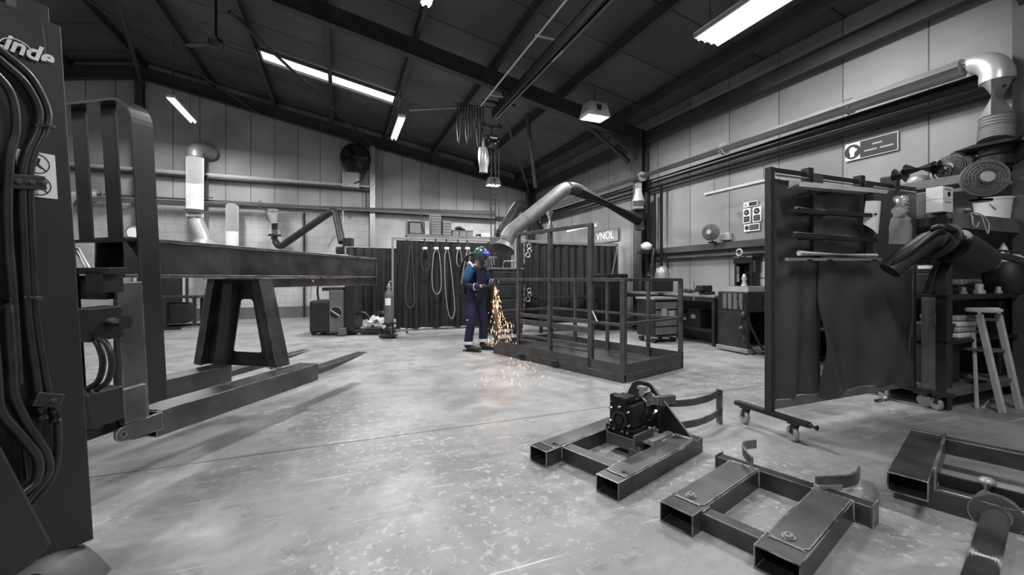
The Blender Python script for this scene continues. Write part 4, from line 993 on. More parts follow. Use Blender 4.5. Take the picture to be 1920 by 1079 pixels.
# lifting slings on white hooks in front of booth 1
def sling(px, ybot, w, label, m='webbing', skew=0):
    c = P(px, 468, 8.5+.375*(px-742)/92); t = thing('lifting_sling', label, 'sling', c, TH, 'webbing slings hanging on the booth rail')
    h = (ybot-468)/F*c.y
    MB().box(-.045, .045, -.02, .06, .0, .05).build('hook_plate', 'plate', t, bevel=.003)
    MB().bar((0, .03, .04), (0, .06, 2.03-c.z), .03, .02).build('hook_bar', 'black', t)
    pts = [(-.01, -.03, .0), (-w*.35, -.04, -h*.12), (-w*.55+skew*.5, -.045, -h*.55), (-w*.45+skew, -.05, -h*.88), (skew, -.05, -h), (w*.45+skew, -.05, -h*.88), (w*.5+skew*.5, -.045, -h*.55), (w*.3, -.04, -h*.12), (.015, -.03, .0)]
    MB().strip(smooth_path(pts, 5), .04, .012, (0, 1, 0)).build('webbing_loop', m, t, smooth=40)
    return t
sling(797, 508, .16, 'short twisted sling on the leftmost white hook', 'webd')
sling(818, 552, .18, 'medium long sling on the second white hook from the left')
sling(838, 598, .16, 'longest light sling on the middle white hook of the booth', 'webbing', .08)
sling(860, 500, .10, 'narrow sling on the white hook close to the left of the worker')
sling(877, 545, .12, 'sling on the rightmost white hook behind the shoulder of the worker', 'webbing', -.1)
# booth 2
p0 = Vector((.10, 9.72, 0)); p1 = p0+v_*2.75
t, L = curtain('welding_booth', 'wide dark curtained welding booth behind the cage by the right wall', 'welding booth', p0, p1, 2.02, .14, folds=14, amp=.06)
mb = MB(); mb.box(-.05, L+.05, -.02, .02, 2.06, 2.09); mb.box(.3, L+.05, -.05, -.02, 2.03, 2.05); mb.build('top_rail', 'galvd', t, bevel=.003)
for x in (-.06, L+.04): MB().box(x-.02, x+.02, -.02, .02, .0, 2.09).build('post', 'galvd', t, bevel=.003)
MB().bar((L-.25, -.1, 1.0), (L-.02, -.1, 2.0), .03, .03).build('brace', 'galvd', t)
# second booth front things: chain sets, cutting table, boxes
for px, py, lb in ((992, 462, 'bright shackles and hooks hanging high on the booth curtain behind the cage'), (992, 545, 'bright chain hooks hanging low behind the left cage post')):
    c = P(px, py, 9.45); t = thing('chain_sling', lb, 'chain', c, TH, 'chain hooks on the booth')
    mb = MB(); mb.tube(arc((0, 0, 0), .05, 0, 340, 12), .011, 6); mb.tube(arc((.01, 0, -.1), .045, -60, 240, 12), .011, 6); mb.tube(arc((-.03, 0, -.2), .05, 100, 420, 12), .012, 6); mb.build('hook_set', 'galv', t, smooth=60)
    mb = MB(); chain(mb, (-.12, 0, .1), -.45, .06, .008); mb.build('chain_drop', 'galvd', t, smooth=60)
    if py < 500: MB().bar((0, .0, .05), (0, .05, 2.06-c.z), .02, .02).build('hanger', 'black', t)
    else: MB().bar((0, .0, .05), (0, .05, .9), .012, .012).build('hanger', 'black', t)
# open dark tool box with handle behind the worker's hands
c = P(950, 500, 8.9); t = thing('tool_chest', 'dark metal tool cabinet with a bar handle just right of the worker', 'tool chest', (c.x, c.y, 0), TH)
MB().box(-.32, .38, 0, .42, .12, 1.38).build('chest_body', 'darkm', t, bevel=.01)
MB().box(-.34, .40, -.02, .43, 1.38, 1.42).build('chest_lid', 'midm', t, bevel=.008)
MB().tube(round_corner([Vector((-.1, -.03, 1.42)), Vector((-.07, -.03, 1.56)), Vector((.2, -.03, 1.56)), Vector((.23, -.03, 1.42))], .03), .012, 8).build('bar_handle', 'galvd', t, smooth=60)
for k in range(4): MB().box(-.29, .35, -.015, 0, .2+.29*k, .46+.29*k).build('drawer', 'darkm', t, bevel=.006)
for x in (-.28, .34):
    for y in (.05, .36): MB().cyl((x-.02, y, .06), (x+.02, y, .06), .06, seg=14).build('wheel', 'rubber', t)
# bundle of hand tools on the booth post
t = thing('hanging_tools', 'cluster of thin hand tools hanging between worker and tool chest', 'tools', P(915, 492, 8.9), TH, kind='stuff')
mb = MB()
for k in range(9):
    x = -.1+.03*k; l = random.uniform(.15, .32); mb.cyl((x, 0, .1), (x+random.uniform(-.03, .03), -.02, .1-l), random.uniform(.006, .012), seg=6)
mb.box(-.14, .2, 0, .02, .09, .13); mb.build('tool_row', 'galvd', t)
t['kind'] = 'thing'; t['label'] = 'rack of thin hand tools hanging between worker and tool chest'

# curtain behind the stacker truck
p0 = P(652, 600, 10.0); p0.z = 0; p1 = p0+v_*1.15
t, L = curtain('welding_curtain', 'plain dark welding curtain behind the small stacker truck', 'curtain', p0, p1, 1.93, .2, folds=6, amp=.06)
MB().cyl((-.05, 0, 1.94), (L+.05, 0, 1.94), .015, seg=8).build('curtain_rail', 'galvd', t)
for x in (-.05, L+.05): MB().box(x-.02, x+.02, -.02, .02, 0, 1.95).build('post', 'galvd', t)

# small stacker truck
c = G(625, 627); t = thing('pallet_stacker', 'small dark electric pallet stacker with forks parked behind the boom', 'pallet stacker', c, R(4))
k_ = c.y/F
def bx(x0, x1, z0, z1, y0, y1, nm, m, bv=.02): return MB().box(x0*k_, x1*k_, y0, y1, z0*k_, z1*k_).build(nm, m, t, bevel=bv)
bx(-36, 0, 5, 64, -.25, .45, 'battery_cover', 'darkm', .05)
bx(0, 26, 6, 84, -.28, .48, 'motor_cover', 'midm', .03)
bx(-12, 24, 82, 88, -.27, .46, 'dash_panel', 'darkm', .012)
bx(27, 44, 4, 130, -.22, .42, 'mast_frame', 'truckd', .008)
MB().lathe([(.135, 0), (.135, .008), (.12, .012), (.0001, .012)], Matrix.Translation((13*k_, -.285, 42*k_)) @ Matrix.Rotation(R(90), 4, 'X'), 24).build('round_badge', 'galvd', t, smooth=40)
MB().lathe([(.12, 0), (.12, .006), (.0001, .006)], Matrix.Translation((13*k_, -.297, 42*k_)) @ Matrix.Rotation(R(90), 4, 'X'), 24).build('badge_face', 'ink', t)
MB().bar((5*k_, -.31, 47*k_), (21*k_, -.31, 36*k_), .01, .03).build('badge_lettering', 'galv', t)
mb = MB(); mb.tube(smooth_path([(-30*k_, .1, 60*k_), (-32*k_, .1, 84*k_), (-26*k_, .1, 104*k_), (-12*k_, .1, 110*k_)], 6), .022, 8); mb.build('tiller_arm', 'truckd', t, smooth=60)
mb = MB(); mb.tube(round_corner([Vector((-38*k_, -.1, 66*k_)), Vector((-36*k_, -.1, 96*k_)), Vector((-18*k_, -.1, 100*k_)), Vector((-16*k_, -.1, 80*k_))], .06), .012, 8); mb.build('guard_rail', 'galv', t, smooth=60)
for y in (-.22, .3):
    mb = MB(); mb.box(16*k_, 118*k_, y, y+.14, 4*k_, 9*k_); mb.build('fork', 'galvd' if y > 0 else 'truckd', t, bevel=.01)
bx(18, 32, 1, 15, -.36, -.24, 'stabiliser_foot', 'midm', .015)
for x in (-30, 20, 108):
    for y in (-.18, .34): MB().cyl((x*k_, y, .055), (x*k_, y+.06, .055), .055, seg=16).build('wheel', 'rubber', t, smooth=40)
for x0 in (52, 88):
    pts = [Vector((x0*k_+.0+(.19*math.cos(R(a))), .0, 14*k_+.0+.3*math.sin(R(a)))) for a in range(0, 181, 15)]
    MB().tube(pts, .03, 8).build('load_guard', 'truckd', t, smooth=60)
MB().box(50*k_, 112*k_, -.05, .3, 9.5*k_, 13*k_).build('load_plate', 'galvd', t, bevel=.01)
t = thing('paper_bundle', 'crumpled white paper sheets lying on the forks of the small stacker', 'paper', c+Vector((80*k_, -.0, 13.3*k_+.02)), 0)
def pf(u, v): return (.42*(u-.5)+.05*math.sin(9*v), .3*(v-.5), .12*(1-abs(2*u-1))*1.5+.05*math.sin(11*u+7*v)+.04*math.sin(17*v))
MB().surf(pf, 12, 10, .003).build('sheet', 'plate', t, smooth=20)
t = thing('cable_reel', 'white and dark drum standing on the stacker load plate', 'drum', c+Vector((100*k_, .1, 13.3*k_)), 0)
MB().cyl((-.13, 0, .07), (.03, 0, .07), .07, seg=16).build('drum_body', 'ink', t, smooth=40); MB().cyl((.03, 0, .07), (.13, 0, .07), .07, seg=16).build('drum_end', 'plate', t, smooth=40)
# gas bottle in front of booth 1
c = G(729, 634); t = thing('gas_cylinder', 'dark gas cylinder with white label on a wheeled stand by the booth post', 'gas cylinder', c, 0)
MB().lathe([(.075, .3), (.085, .32), (.085, .82), (.075, .9), (.035, .97), (.03, 1.0)], None, 20).build('cylinder_body', 'midm', t, smooth=60)
MB().lathe([(.035, 1.0), (.045, 1.02), (.03, 1.06), (.02, 1.1)], None, 12).build('valve', 'galvd', t, smooth=50)
def lab(u, v): a = R(-130+80*u); return (.087*math.cos(a), .087*math.sin(a), .66+.14*v)
MB().surf(lab, 8, 1, .001).build('paper_label', 'plate', t)
mb = MB(); mb.cbox((0, .02, .285), (.22, .22, .03)); mb.bar((-.06, .08, .28), (-.06, .08, .03), .025, .025); mb.bar((.06, .08, .28), (.06, .08, .03), .025, .025); mb.cbox((0, 0, .04), (.3, .25, .03)); mb.build('stand', 'truckd', t)
for x in (-.15, .15): MB().cyl((x-.02, -.05, .05), (x+.02, -.05, .05), .05, seg=14).build('wheel', 'midm', t)
# bench and machine far left, seen under the boom
c = G(345, 614); t = thing('steel_stand', 'dark steel bench frame at the far wall seen left under the boom', 'bench', c, TH)
mb = MB(); mb.box(-.75, .38, -.3, .4, .72, .77); mb.build('bench_top', 'darkm', t, bevel=.004)
for x, y in ((-.7, -.25), (-.30, -.25), (.28, -.25), (.28, .35), (-.7, .35)): MB().box(x-.035, x+.035, y-.035, y+.035, .05, .72).build('leg', 'darkm', t)
MB().box(-.7, .5, .3, .37, .0, .05).build('floor_rail', 'truckd', t); MB().box(-.7, .1, -.6, -.5, .0, .05).build('floor_rail', 'truckd', t)
MB().box(-.5, .1, -.15, .3, .1, .6).build('drum', 'truckd', t, bevel=.05)
c2 = P(345, 555, 11.05); t = thing('dark_cabinet', 'tall dark cabinet behind the bench frame under the boom', 'cabinet', (c2.x-.35, c2.y, 0), TH)
MB().box(-.8, .25, 0, .5, 0, 1.3).build('cabinet_body', 'truckd', t, bevel=.01); MB().box(.26, .31, -.02, .03, .0, 1.35).build('edge_post', 'palem', t)
c2 = P(382, 560, 12.6); t = thing('pedestal_sink', 'pale round basin on a column against the far wall under the boom', 'basin', (c2.x, c2.y, 0), TH)
MB().lathe([(.10, .0), (.08, .1), (.07, .75), (.12, .85), (.32, .98), (.36, 1.12), (.33, 1.12), (.1, .95)], None, 24).build('basin_body', 'white', t, smooth=50)
c2 = W(-6.8, 13.6, 0); t = thing('round_clock_dial', 'round pale dial on a post seen through the load backrest', 'dial', P(252, 436, 10.3), TH)
MB().lathe([(.17, 0), (.17, .03), (.15, .03), (.15, .01), (.0001, .01)], Matrix.Rotation(R(90), 4, 'X'), 24).build('dial_rim', 'midm', t, smooth=40)
MB().lathe([(.148, .011), (.0001, .012)], Matrix.Rotation(R(90), 4, 'X'), 24).build('dial_face', 'plate', t)
MB().bar((0, .03, -.1), (.0, .03, -1.9+.26), .05, .05).build('post', 'palem', t)
c2 = P(325, 450, 12.0); t = thing('small_boxes', 'little pale boxes on the shelf edge above the boom', 'boxes', c2, TH)
t['category'] = 'box'; t['label'] = 'little pale packet on a wall bracket just above the boom'; t.name = 'small_box'
MB().box(-.2, .25, 0, .2, -.0, .2).build('packet', 'card', t, bevel=.01); MB().box(-.3, .4, -.02, 1.2, -.05, -.0).build('bracket', 'midm', t)
# big switch box strip on the far wall between ducts
t = wt('wall_conduit', 'thin dark upright conduit on the far wall below the main duct', 'conduit', -1.05, 14.3, 0)
MB().box(-.03, .03, 0, .04, 0, 3.2).build('conduit_pipe', 'darkm', t)
t = wt('cable_hook', 'slim white bent pipe hook under the main duct right of the arm', 'pipe', .05, 13.9, 2.95)
MB().tube([(0, .1, .42), (0, 0, 0), (-.25, -.0, -.5)], .025, 8).build('pipe', 'galvd', t, smooth=60)
# ================================================================== the worker
pc = G(889, 657); pt = thing('person', 'person in navy coverall with teal shoulders and blue face shield, grinding at the cage', 'person', pc, R(-24))
def skin(name, V_, E_, m, root=0, lv=2, parent=pt):
    me = bpy.data.meshes.new(name); me.from_pydata([Vector(v[0]) for v in V_], E_, []); me.materials.append(M[m])
    o = bpy.data.objects.new(name, me); COL.objects.link(o); o.parent = parent
    s = o.modifiers.new('skin', 'SKIN'); s.use_smooth_shade = True; s.branch_smoothing = .6
    for i, v in enumerate(V_):
        r = v[1]; me.skin_vertices[0].data[i].radius = r if isinstance(r, tuple) else (r, r); me.skin_vertices[0].data[i].use_root = (i == root)
    b = o.modifiers.new('sub', 'SUBSURF'); b.levels = lv; b.render_levels = lv
    return o
def person_mesh(k, head=True, hands=True):
    V_ = [((0, 0, .93), (.15*k, .125*k)), ((-.015, 0, 1.05), (.14*k, .115*k)), ((-.01, 0, 1.2), (.165*k, .13*k)), ((.02, 0, 1.33), (.15*k, .11*k)), ((.055, 0, 1.42), .062*k)]
    E_ = [(0, 1), (1, 2), (2, 3), (3, 4)]
    def add(par, pts):
        i = par
        for p, r in pts:
            V_.append((p, r)); E_.append((i, len(V_)-1)); i = len(V_)-1
        return i
    if head: add(4, [((.09, 0, 1.485), .06), ((.125, 0, 1.55), (.088, .10)), ((.12, 0, 1.62), (.082, .095))])
    add(3, [((.03, -.165, 1.355), .082*k), ((-.0, -.235, 1.22), .066*k), ((-.02, -.25, 1.10), .056*k), ((.10, -.215, 1.06), .05*k), ((.21, -.16, 1.07), .042*k if not hands else .03)]+([((.25, -.14, 1.08), .018)] if hands else []))
    add(3, [((.05, .165, 1.355), .082*k), ((.12, .22, 1.23), .064*k), ((.17, .225, 1.13), .055*k), ((.25, .15, 1.14), .048*k), ((.33, .07, 1.15), .04*k)]+([((.36, .04, 1.15), .018)] if hands else []))
    add(0, [((-.005, -.095, .82), .105*k), ((.01, -.12, .65), .095*k), ((.02, -.13, .48), .08*k), ((-.02, -.13, .28), .078*k), ((-.04, -.13, .11), .078*k if not hands else .05)])
    add(0, [((.02, .095, .82), .105*k), ((.07, .11, .65), .095*k), ((.11, .12, .48), .08*k), ((.11, .12, .28), .078*k), ((.10, .12, .11), .078*k if not hands else .05)])
    return V_, E_
V_, E_ = person_mesh(.86); skin('body', V_, E_, 'skin')
V_, E_ = person_mesh(1.0, False, False); skin('coverall', V_, E_, 'blue')
# teal shoulder and upper-arm panels
skin('shoulder_panel', [((.028, -.10, 1.385), .066), ((.03, -.17, 1.36), .09), ((.0, -.237, 1.22), .074), ((-.02, -.252, 1.12), .066)], [(0, 1), (1, 2), (2, 3)], 'teal')
skin('shoulder_panel', [((.05, .17, 1.36), .088), ((.12, .222, 1.23), .071), ((.17, .227, 1.14), .063)], [(0, 1), (1, 2)], 'teal')
def band(c, ax, r, w, m='refl'):
    c = Vector(c); ax = Vector(ax).normalized(); MB().tube([c-ax*w/2, c-ax*w*.45, c+ax*w*.45, c+ax*w/2], [r*.96, r, r, r*.96], 20, cap=False).build('reflective_band', m, pt, smooth=60)
band((.14, -.198, 1.062), (.11, -.05, .01), .057, .05); band((.275, .127, 1.143), (.1, -.08, .01), .052, .045)
band((-.037, -.13, .14), (0, 0, 1), .086, .05); band((.102, .12, .16), (0, 0, 1), .086, .05)
mb = MB(); mb.tube(smooth_path([(-.05, -.12, 1.425), (.01, -.18, 1.452), (.06, -.21, 1.43), (.09, -.2, 1.38)], 5), .022, 10); mb.build('reflective_band', 'refl', pt, smooth=60)
mb = MB(); mb.ball((.115, -.135, .93), .012); mb.ball((.0, -.225, .52), .014, (1, .5, 1)); mb.build('snap_button', 'refl', pt)
# leather apron edge falling from the chest
def apr(u, v): return (.125+.055*math.cos(1.6*(u-.5))-.02+.03*v*math.sin(3*u), (u-.5)*.34, 1.34-.5*v)
MB().surf(apr, 12, 10, .006).build('apron', 'blue', pt, smooth=60)
# head gear
X_ = Matrix.Translation((.125, 0, 1.575)) @ Matrix.Rotation(R(28), 4, 'Y')
mb = MB(); mb.ball((0, 0, .01), .125, (1.05, .92, 1.05), 20, X_)
bmesh.ops.bisect_plane(mb.bm, geom=mb.bm.verts[:]+mb.bm.edges[:]+mb.bm.faces[:], plane_co=X_ @ Vector((.045, 0, -.02)), plane_no=X_.to_3x3() @ Vector((1, 0, -.75)), clear_outer=True)
bmesh.ops.bisect_plane(mb.bm, geom=mb.bm.verts[:]+mb.bm.edges[:]+mb.bm.faces[:], plane_co=X_ @ Vector((0, 0, -.09)), plane_no=X_.to_3x3() @ Vector((0, 0, -1)), clear_outer=True)
bmesh.ops.solidify(mb.bm, geom=mb.bm.faces[:], thickness=-.006)
mb.build('hard_helmet', 'mask', pt, smooth=60)
mb = MB(); mb.ball((.075, 0, .075), .075, (1.0, 1.1, .62), 18, X_); mb.build('face_shield_top', 'maskb', pt, smooth=60)
mb = MB(); mb.ball((-.02, 0, .125), .035, (1.6, 1.5, .35), 12, X_); mb.build('headlamp_strap', 'refl', pt, smooth=60)
def fs(u, v): a = R(-70+140*u); rr = .118-.02*v; return X_ @ Vector((rr*math.cos(a)*1.05, rr*math.sin(a)*.9, .05-.13*v))
MB().surf(fs, 14, 8, .003).build('face_shield', 'mask', pt, smooth=60)
# face under the shield
mb = MB()
mb.ball((.105, 0, -.045), .018, (1, .8, 1.3), 10, X_); mb.build('nose', 'skin', pt, smooth=60)
for s_ in (-1, 1):
    mb = MB(); mb.ball((.09, s_*.034, -.005), .013, (.7, 1, .7), 10, X_); mb.build('eye', 'white', pt, smooth=60)
    mb = MB(); mb.ball((-.005, s_*.1, -.03), .022, (.8, .4, 1.4), 10, X_); mb.build('ear', 'skin', pt, smooth=60)
mb = MB(); mb.ball((.085, 0, -.085), .02, (.6, 1.4, .4), 10, X_); mb.build('mouth', 'skin', pt, smooth=60)
mb = MB(); mb.lathe([(.045, 0), (.05, .03), (.035, .05), (.0001, .052)], X_ @ Matrix.Translation((.06, 0, -.075)) @ Matrix.Rotation(R(90), 4, 'Y'), 16); mb.build('respirator', 'glove', pt, smooth=50)
for s_ in (-1, 1):
    mb = MB(); mb.lathe([(.03, 0), (.034, .02), (.034, .035), (.0001, .036)], X_ @ Matrix.Translation((.065, s_*.04, -.085)) @ Matrix.Rotation(R(90-s_*0), 4, 'Y') @ Matrix.Rotation(R(-s_*40), 4, 'X'), 14); mb.build('respirator_filter', 'mask', pt, smooth=50)
# air hose from the helmet down the back
MB().tube(smooth_path([(.02, -.03, 1.62), (-.12, -.06, 1.55), (-.24, -.05, 1.35), (-.26, -.04, 1.15), (-.17, -.03, .98)], 6), .022, 10).build('air_hose', 'rubber', pt, smooth=60)
MB().box(-.24, -.13, -.1, .12, .93, 1.12).build('belt_blower', 'rubber', pt, bevel=.02)
# gloves: palm and five bent fingers each, closed round the grinder
def glove(w0, d, up, m, flip=1):
    w0, d, up = Vector(w0), Vector(d).normalized(), Vector(up); side = d.cross(up).normalized(); up = side.cross(d).normalized()
    V_ = [(w0, .04), (w0+d*.035, .034), (w0+d*.075, (.036, .028))]; E_ = [(0, 1), (1, 2)]
    o = skin('glove', V_, E_, m, lv=2)
    for k in range(4):
        s_ = (k-1.5)*.021; L = (.085, .095, .09, .07)[k]
        p0 = w0+d*.085+side*s_; p1 = p0+d*L*.42; p2 = p1+d*L*.12-up*L*.40; p3 = p2-d*L*.25-up*L*.18
        skin('finger', [(p0, .0115), (p1, .0108), (p2, .010), (p3, .009)], [(0, 1), (1, 2), (2, 3)], m, lv=1)
    t0 = w0+d*.03+side*flip*.03; t1 = t0+d*.03+side*flip*.028-up*.012; t2 = t1+d*.035-up*.03
    skin('thumb', [(t0, .013), (t1, .012), (t2, .010)], [(0, 1), (1, 2)], m, lv=1)
glove((.225, -.153, 1.072), (1, .45, .18), (.1, .2, 1), 'glove', 1)
glove((.345, .055, 1.155), (.7, -.75, .05), (.1, .1, 1), 'gloveg', -1)
# boots
for x, y, a in ((-.035, -.13, 0), (.105, .12, 8)):
    X_ = Matrix.Translation((x, y, 0)) @ Matrix.Rotation(R(a), 4, 'Z')
    V2 = [(X_ @ Vector((-.02, 0, .13)), .055), (X_ @ Vector((-.03, 0, .07)), (.058, .052)), (X_ @ Vector((.06, 0, .058)), (.05, .05)), (X_ @ Vector((.15, 0, .048)), (.045, .05)), (X_ @ Vector((.2, 0, .042)), (.034, .04))]
    skin('boot', V2, [(0, 1), (1, 2), (2, 3), (3, 4)], 'boot')
    MB().prism([(-.085, -.045), (-.02, -.048), (.1, -.05), (.2, -.046), (.235, -.02), (.235, .02), (.2, .046), (.1, .05), (-.02, .048), (-.085, .045), (-.1, 0)], .022, X_).build('boot_sole', 'rubber', pt, bevel=.004)
# grinder in the hands
gt = thing('angle_grinder', 'small angle grinder held in both gloves against the corner of the cage', 'grinder', mx(pt) @ Vector((.36, -.02, 1.12)), R(-24))
MB().tube([(-.08, -.05, -.01), (.0, 0, 0), (.05, .03, .01)], [.024, .026, .028], 14).build('grinder_body', 'ink', gt, smooth=60)
MB().tube([(.05, .03, .01), (.085, .05, .012)], [.03, .022], 14).build('gear_head', 'galvd', gt, smooth=60)
MB().cyl((.08, .045, -.02), (.082, .046, -.026), .055, seg=24).build('cutting_disc', 'darkm', gt)
MB().cyl((.04, .03, .02), (.03, .09, .03), .012, seg=10).build('side_handle', 'ink', gt)
cp = gt.location
# sparks
def sparks(name, label, n, m, seed, floor=False):
    rn = random.Random(seed); mb = MB(); S = P(927, 532, 6.66)
    for i in range(n):
        if floor:
            px = rn.gauss(960, 32); py = rn.uniform(672, 722); q = G(px, py, .012+abs(rn.gauss(0, .03))); d = Vector((rn.uniform(-.5, .5), rn.uniform(-.3, .3), rn.uniform(.3, 1))).normalized(); l = rn.uniform(.008, .03); r = rn.uniform(.0015, .0035)
        else:
            tt = rn.uniform(.02, 1)**.75; sx = rn.gauss(.12, .13); sy = rn.gauss(0, .06)
            q = S+Vector((sx*tt*1.1+.01, sy*tt, -.02-1.0*tt**1.1)); d = Vector((sx*.8+rn.gauss(0, .12), sy, -(.35+1.1*tt))).normalized(); l = rn.choice((.008, .012, .02, .03, .045)); r = rn.uniform(.0022, .0048)
        a, u, d = frame_z(d); p0, p1 = q-d*l, q+d*l
        ring = [mb.v(q+(a*math.cos(k*PI/2)+u*math.sin(k*PI/2))*r) for k in range(4)]; t0, t1 = mb.v(p0), mb.v(p1)
        for k in range(4): mb.f([ring[k], ring[(k+1) % 4], t1]); mb.f([ring[(k+1) % 4], ring[k], t0])
    o = mb.build(name, m); tag(o, label, 'sparks', None, 'stuff'); return o
sparks('grinding_sparks', 'shower of orange sparks falling from the grinder beside the cage', 120, 'spark', 3)
sparks('white_sparks', 'whitest glowing sparks in the middle of the falling shower', 50, 'sparkw', 5)
sparks('bouncing_sparks', 'few small orange sparks bouncing on the floor in front of the cage', 45, 'spark', 8, True)
l = bpy.data.lights.new('spark_glow', 'POINT'); l.energy = 5; l.color = (1, .45, .2); l.shadow_soft_size = .15
lo = bpy.data.objects.new('spark_glow', l); COL.objects.link(lo); lo.location = P(935, 580, 6.55)
# ================================================================== wheeled screen at the right
ws = thing('welding_screen', 'tall grey welding screen on castors standing right of the middle', 'welding screen', (2.0, 3.27, 0), TH)
SL, ST = 1.93, 2.06
def onp(t, px, py, y=0.0):
    Mi = mx(t).inverted(); a = Mi @ Vector((0, 0, H)); c = Mi @ P(px, py, 1.0); k = (y-a.y)/(c.y-a.y); return a+(c-a)*k
MB().hollow((0, 0, .16), (0, 0, ST), .05, .05, .004, up=(0, 1, 0)).build('post', 'truck', ws, bevel=.003)
MB().hollow((SL, 0, .16), (SL, 0, ST-.0), .05, .05, .004, up=(0, 1, 0)).build('post', 'truck', ws, bevel=.003)
MB().bar((0, 0, ST-.015), (SL, 0, ST-.015), .03, .03).build('top_rail', 'darkm', ws, bevel=.003)
MB().cyl((.02, -.03, ST-.06), (SL, -.03, ST-.055), .011, seg=10).build('curtain_rod', 'palem', ws, smooth=60)
for x in (.42, 1.10, 1.62): MB().box(x-.03, x+.03, -.045, .02, ST-.11, ST+.03).build('rod_clamp', 'darkm', ws, bevel=.003)
MB().hollow((.02, 0, .215), (SL, 0, .215), .05, .06, .004).build('bottom_rail', 'midm', ws, bevel=.003)
for x, nm in ((0, ''), (SL, '')):
    MB().bar((x, -.30, .155), (x, .30, .155), .05, .035).build('foot_bar', 'darkm', ws, bevel=.003)
    for y in (-.2, .2):
        mb = MB(); mb.box(x-.035, x+.035, y-.04, y+.04, .13, .14); mb.bar((x-.022, y, .135), (x-.022, y+.02, .06), .004, .035, (0, 1, 0)); mb.bar((x+.022, y, .135), (x+.022, y+.02, .06), .004, .035, (0, 1, 0))
        b_ = mb.build('castor', 'darkm', ws)
        mb = MB(); mb.lathe([(.02, -.016), (.05, -.016), (.058, -.008), (.058, .008), (.05, .016), (.02, .016)], Matrix.Translation((x, y+.02, .058)) @ Matrix.Rotation(R(90), 4, 'Y') @ Matrix.Rotation(R(20), 4, 'X'), 24); mb.build('castor_wheel', 'galvd', b_, smooth=40)
MB().cyl((-.01, -.31, .155), (-.01, -.36, .155), .02, seg=10).build('foot_stop', 'ink', ws)
def cl1(u, v):
    x = .035+.59*u; z = ST-.08-(ST-.33)*v; return (x, -.005+.008*math.sin(9*u+2*v)+.02*v*math.sin(14*u)+.015*math.sin(5*v+4*u), z)
def cl2(u, v):
    x = .52+(SL-.56)*u; z = ST-.085-(ST-.335)*v
    f = math.exp(-((v-.75)/.4)**2); dg = (x*2.6+(1-v)*2.8)
    return (x, -.035+.04*v*math.sin(dg*2.4)*f+.02*math.sin(dg*4.9+1)*f+.02*math.sin(6*x+2*v)+.012*math.sin(17*x)*v, z)
MB().surf(cl1, 30, 30, .003).build('curtain_cloth', 'curtain2', ws, smooth=60)
MB().surf(cl2, 70, 50, .003).build('curtain_cloth', 'curtain2', ws, smooth=60)
for px in (1533, 1628):
    a = onp(ws, px, 350, -.06); c = onp(ws, px, 480, -.06); MB().box(a.x-.055, a.x+.055, -.07, -.055, c.z, ST-.03).build('hanging_strap', 'curtain2' if px < 1600 else 'darkm', ws, bevel=.002)
for py in (362, 402, 447, 487):
    for px in (1508, 1545, 1628):
        a = onp(ws, px, py, -.1); MB().box(a.x-.01, a.x+.01, -.16, -.06, a.z-.012, a.z).build('stock_bracket', 'darkm', ws)
# stock lying on the brackets
def stock(nm, label, pa, pb, w, h, m, y=-.115, kind='bar'):
    a, c = onp(ws, *pa, y), onp(ws, *pb, y); A_, C_ = mx(ws) @ a, mx(ws) @ c; t = thing(nm, label, 'metal stock', A_, TH, 'stock resting on the screen brackets')
    d = Vector((c.x-a.x, 0, c.z-a.z))
    if kind == 'tube': MB().cyl((0, 0, 0), d, w, seg=14).build('stock_tube', m, t, smooth=50)
    elif kind == 'angle':
        mb = MB(); mb.bar((0, 0, 0), d, .09, .008, (0, .25, 1)); mb.bar((0, -.045, .0), d+Vector((0, -.045, 0)), .006, h, (0, .2, 1)); mb.build('angle_bar', m, t)
        MB().bar((0, .03, .02), d+Vector((0, .03, .02)), .006, .05).build('angle_lip', m, t)
    else: MB().bar((0, 0, 0), d, w, h).build('flat_bar', m, t, bevel=.002)
    return t
stock('metal_angle', 'pale wide metal channel on the top bracket of the screen', (1487, 348), (1650, 362), .1, .035, 'palem', kind='angle')
stock('metal_bar', 'dark grooved metal bar on the second bracket of the screen', (1480, 396), (1640, 405), .05, .03, 'darkm')
stock('metal_tube', 'pale short tube end resting on the second bracket of the screen', (1492, 390), (1545, 396), .014, 0, 'galvd', y=-.1, kind='tube')
stock('metal_bar', 'dark metal bar on the third bracket of the screen', (1482, 442), (1640, 452), .05, .03, 'darkm')
stock('metal_tube', 'dark thin tube lying on the third bracket of the screen', (1490, 437), (1590, 444), .012, 0, 'galvd', y=-.1, kind='tube')
stock('metal_tube', 'thick white tube on the lowest bracket of the screen', (1498, 475), (1642, 480), .02, 0, 'white', kind='tube')
stock('metal_bar', 'long grey bar under the white tube on the screen', (1475, 487), (1650, 487), .03, .022, 'galvd')
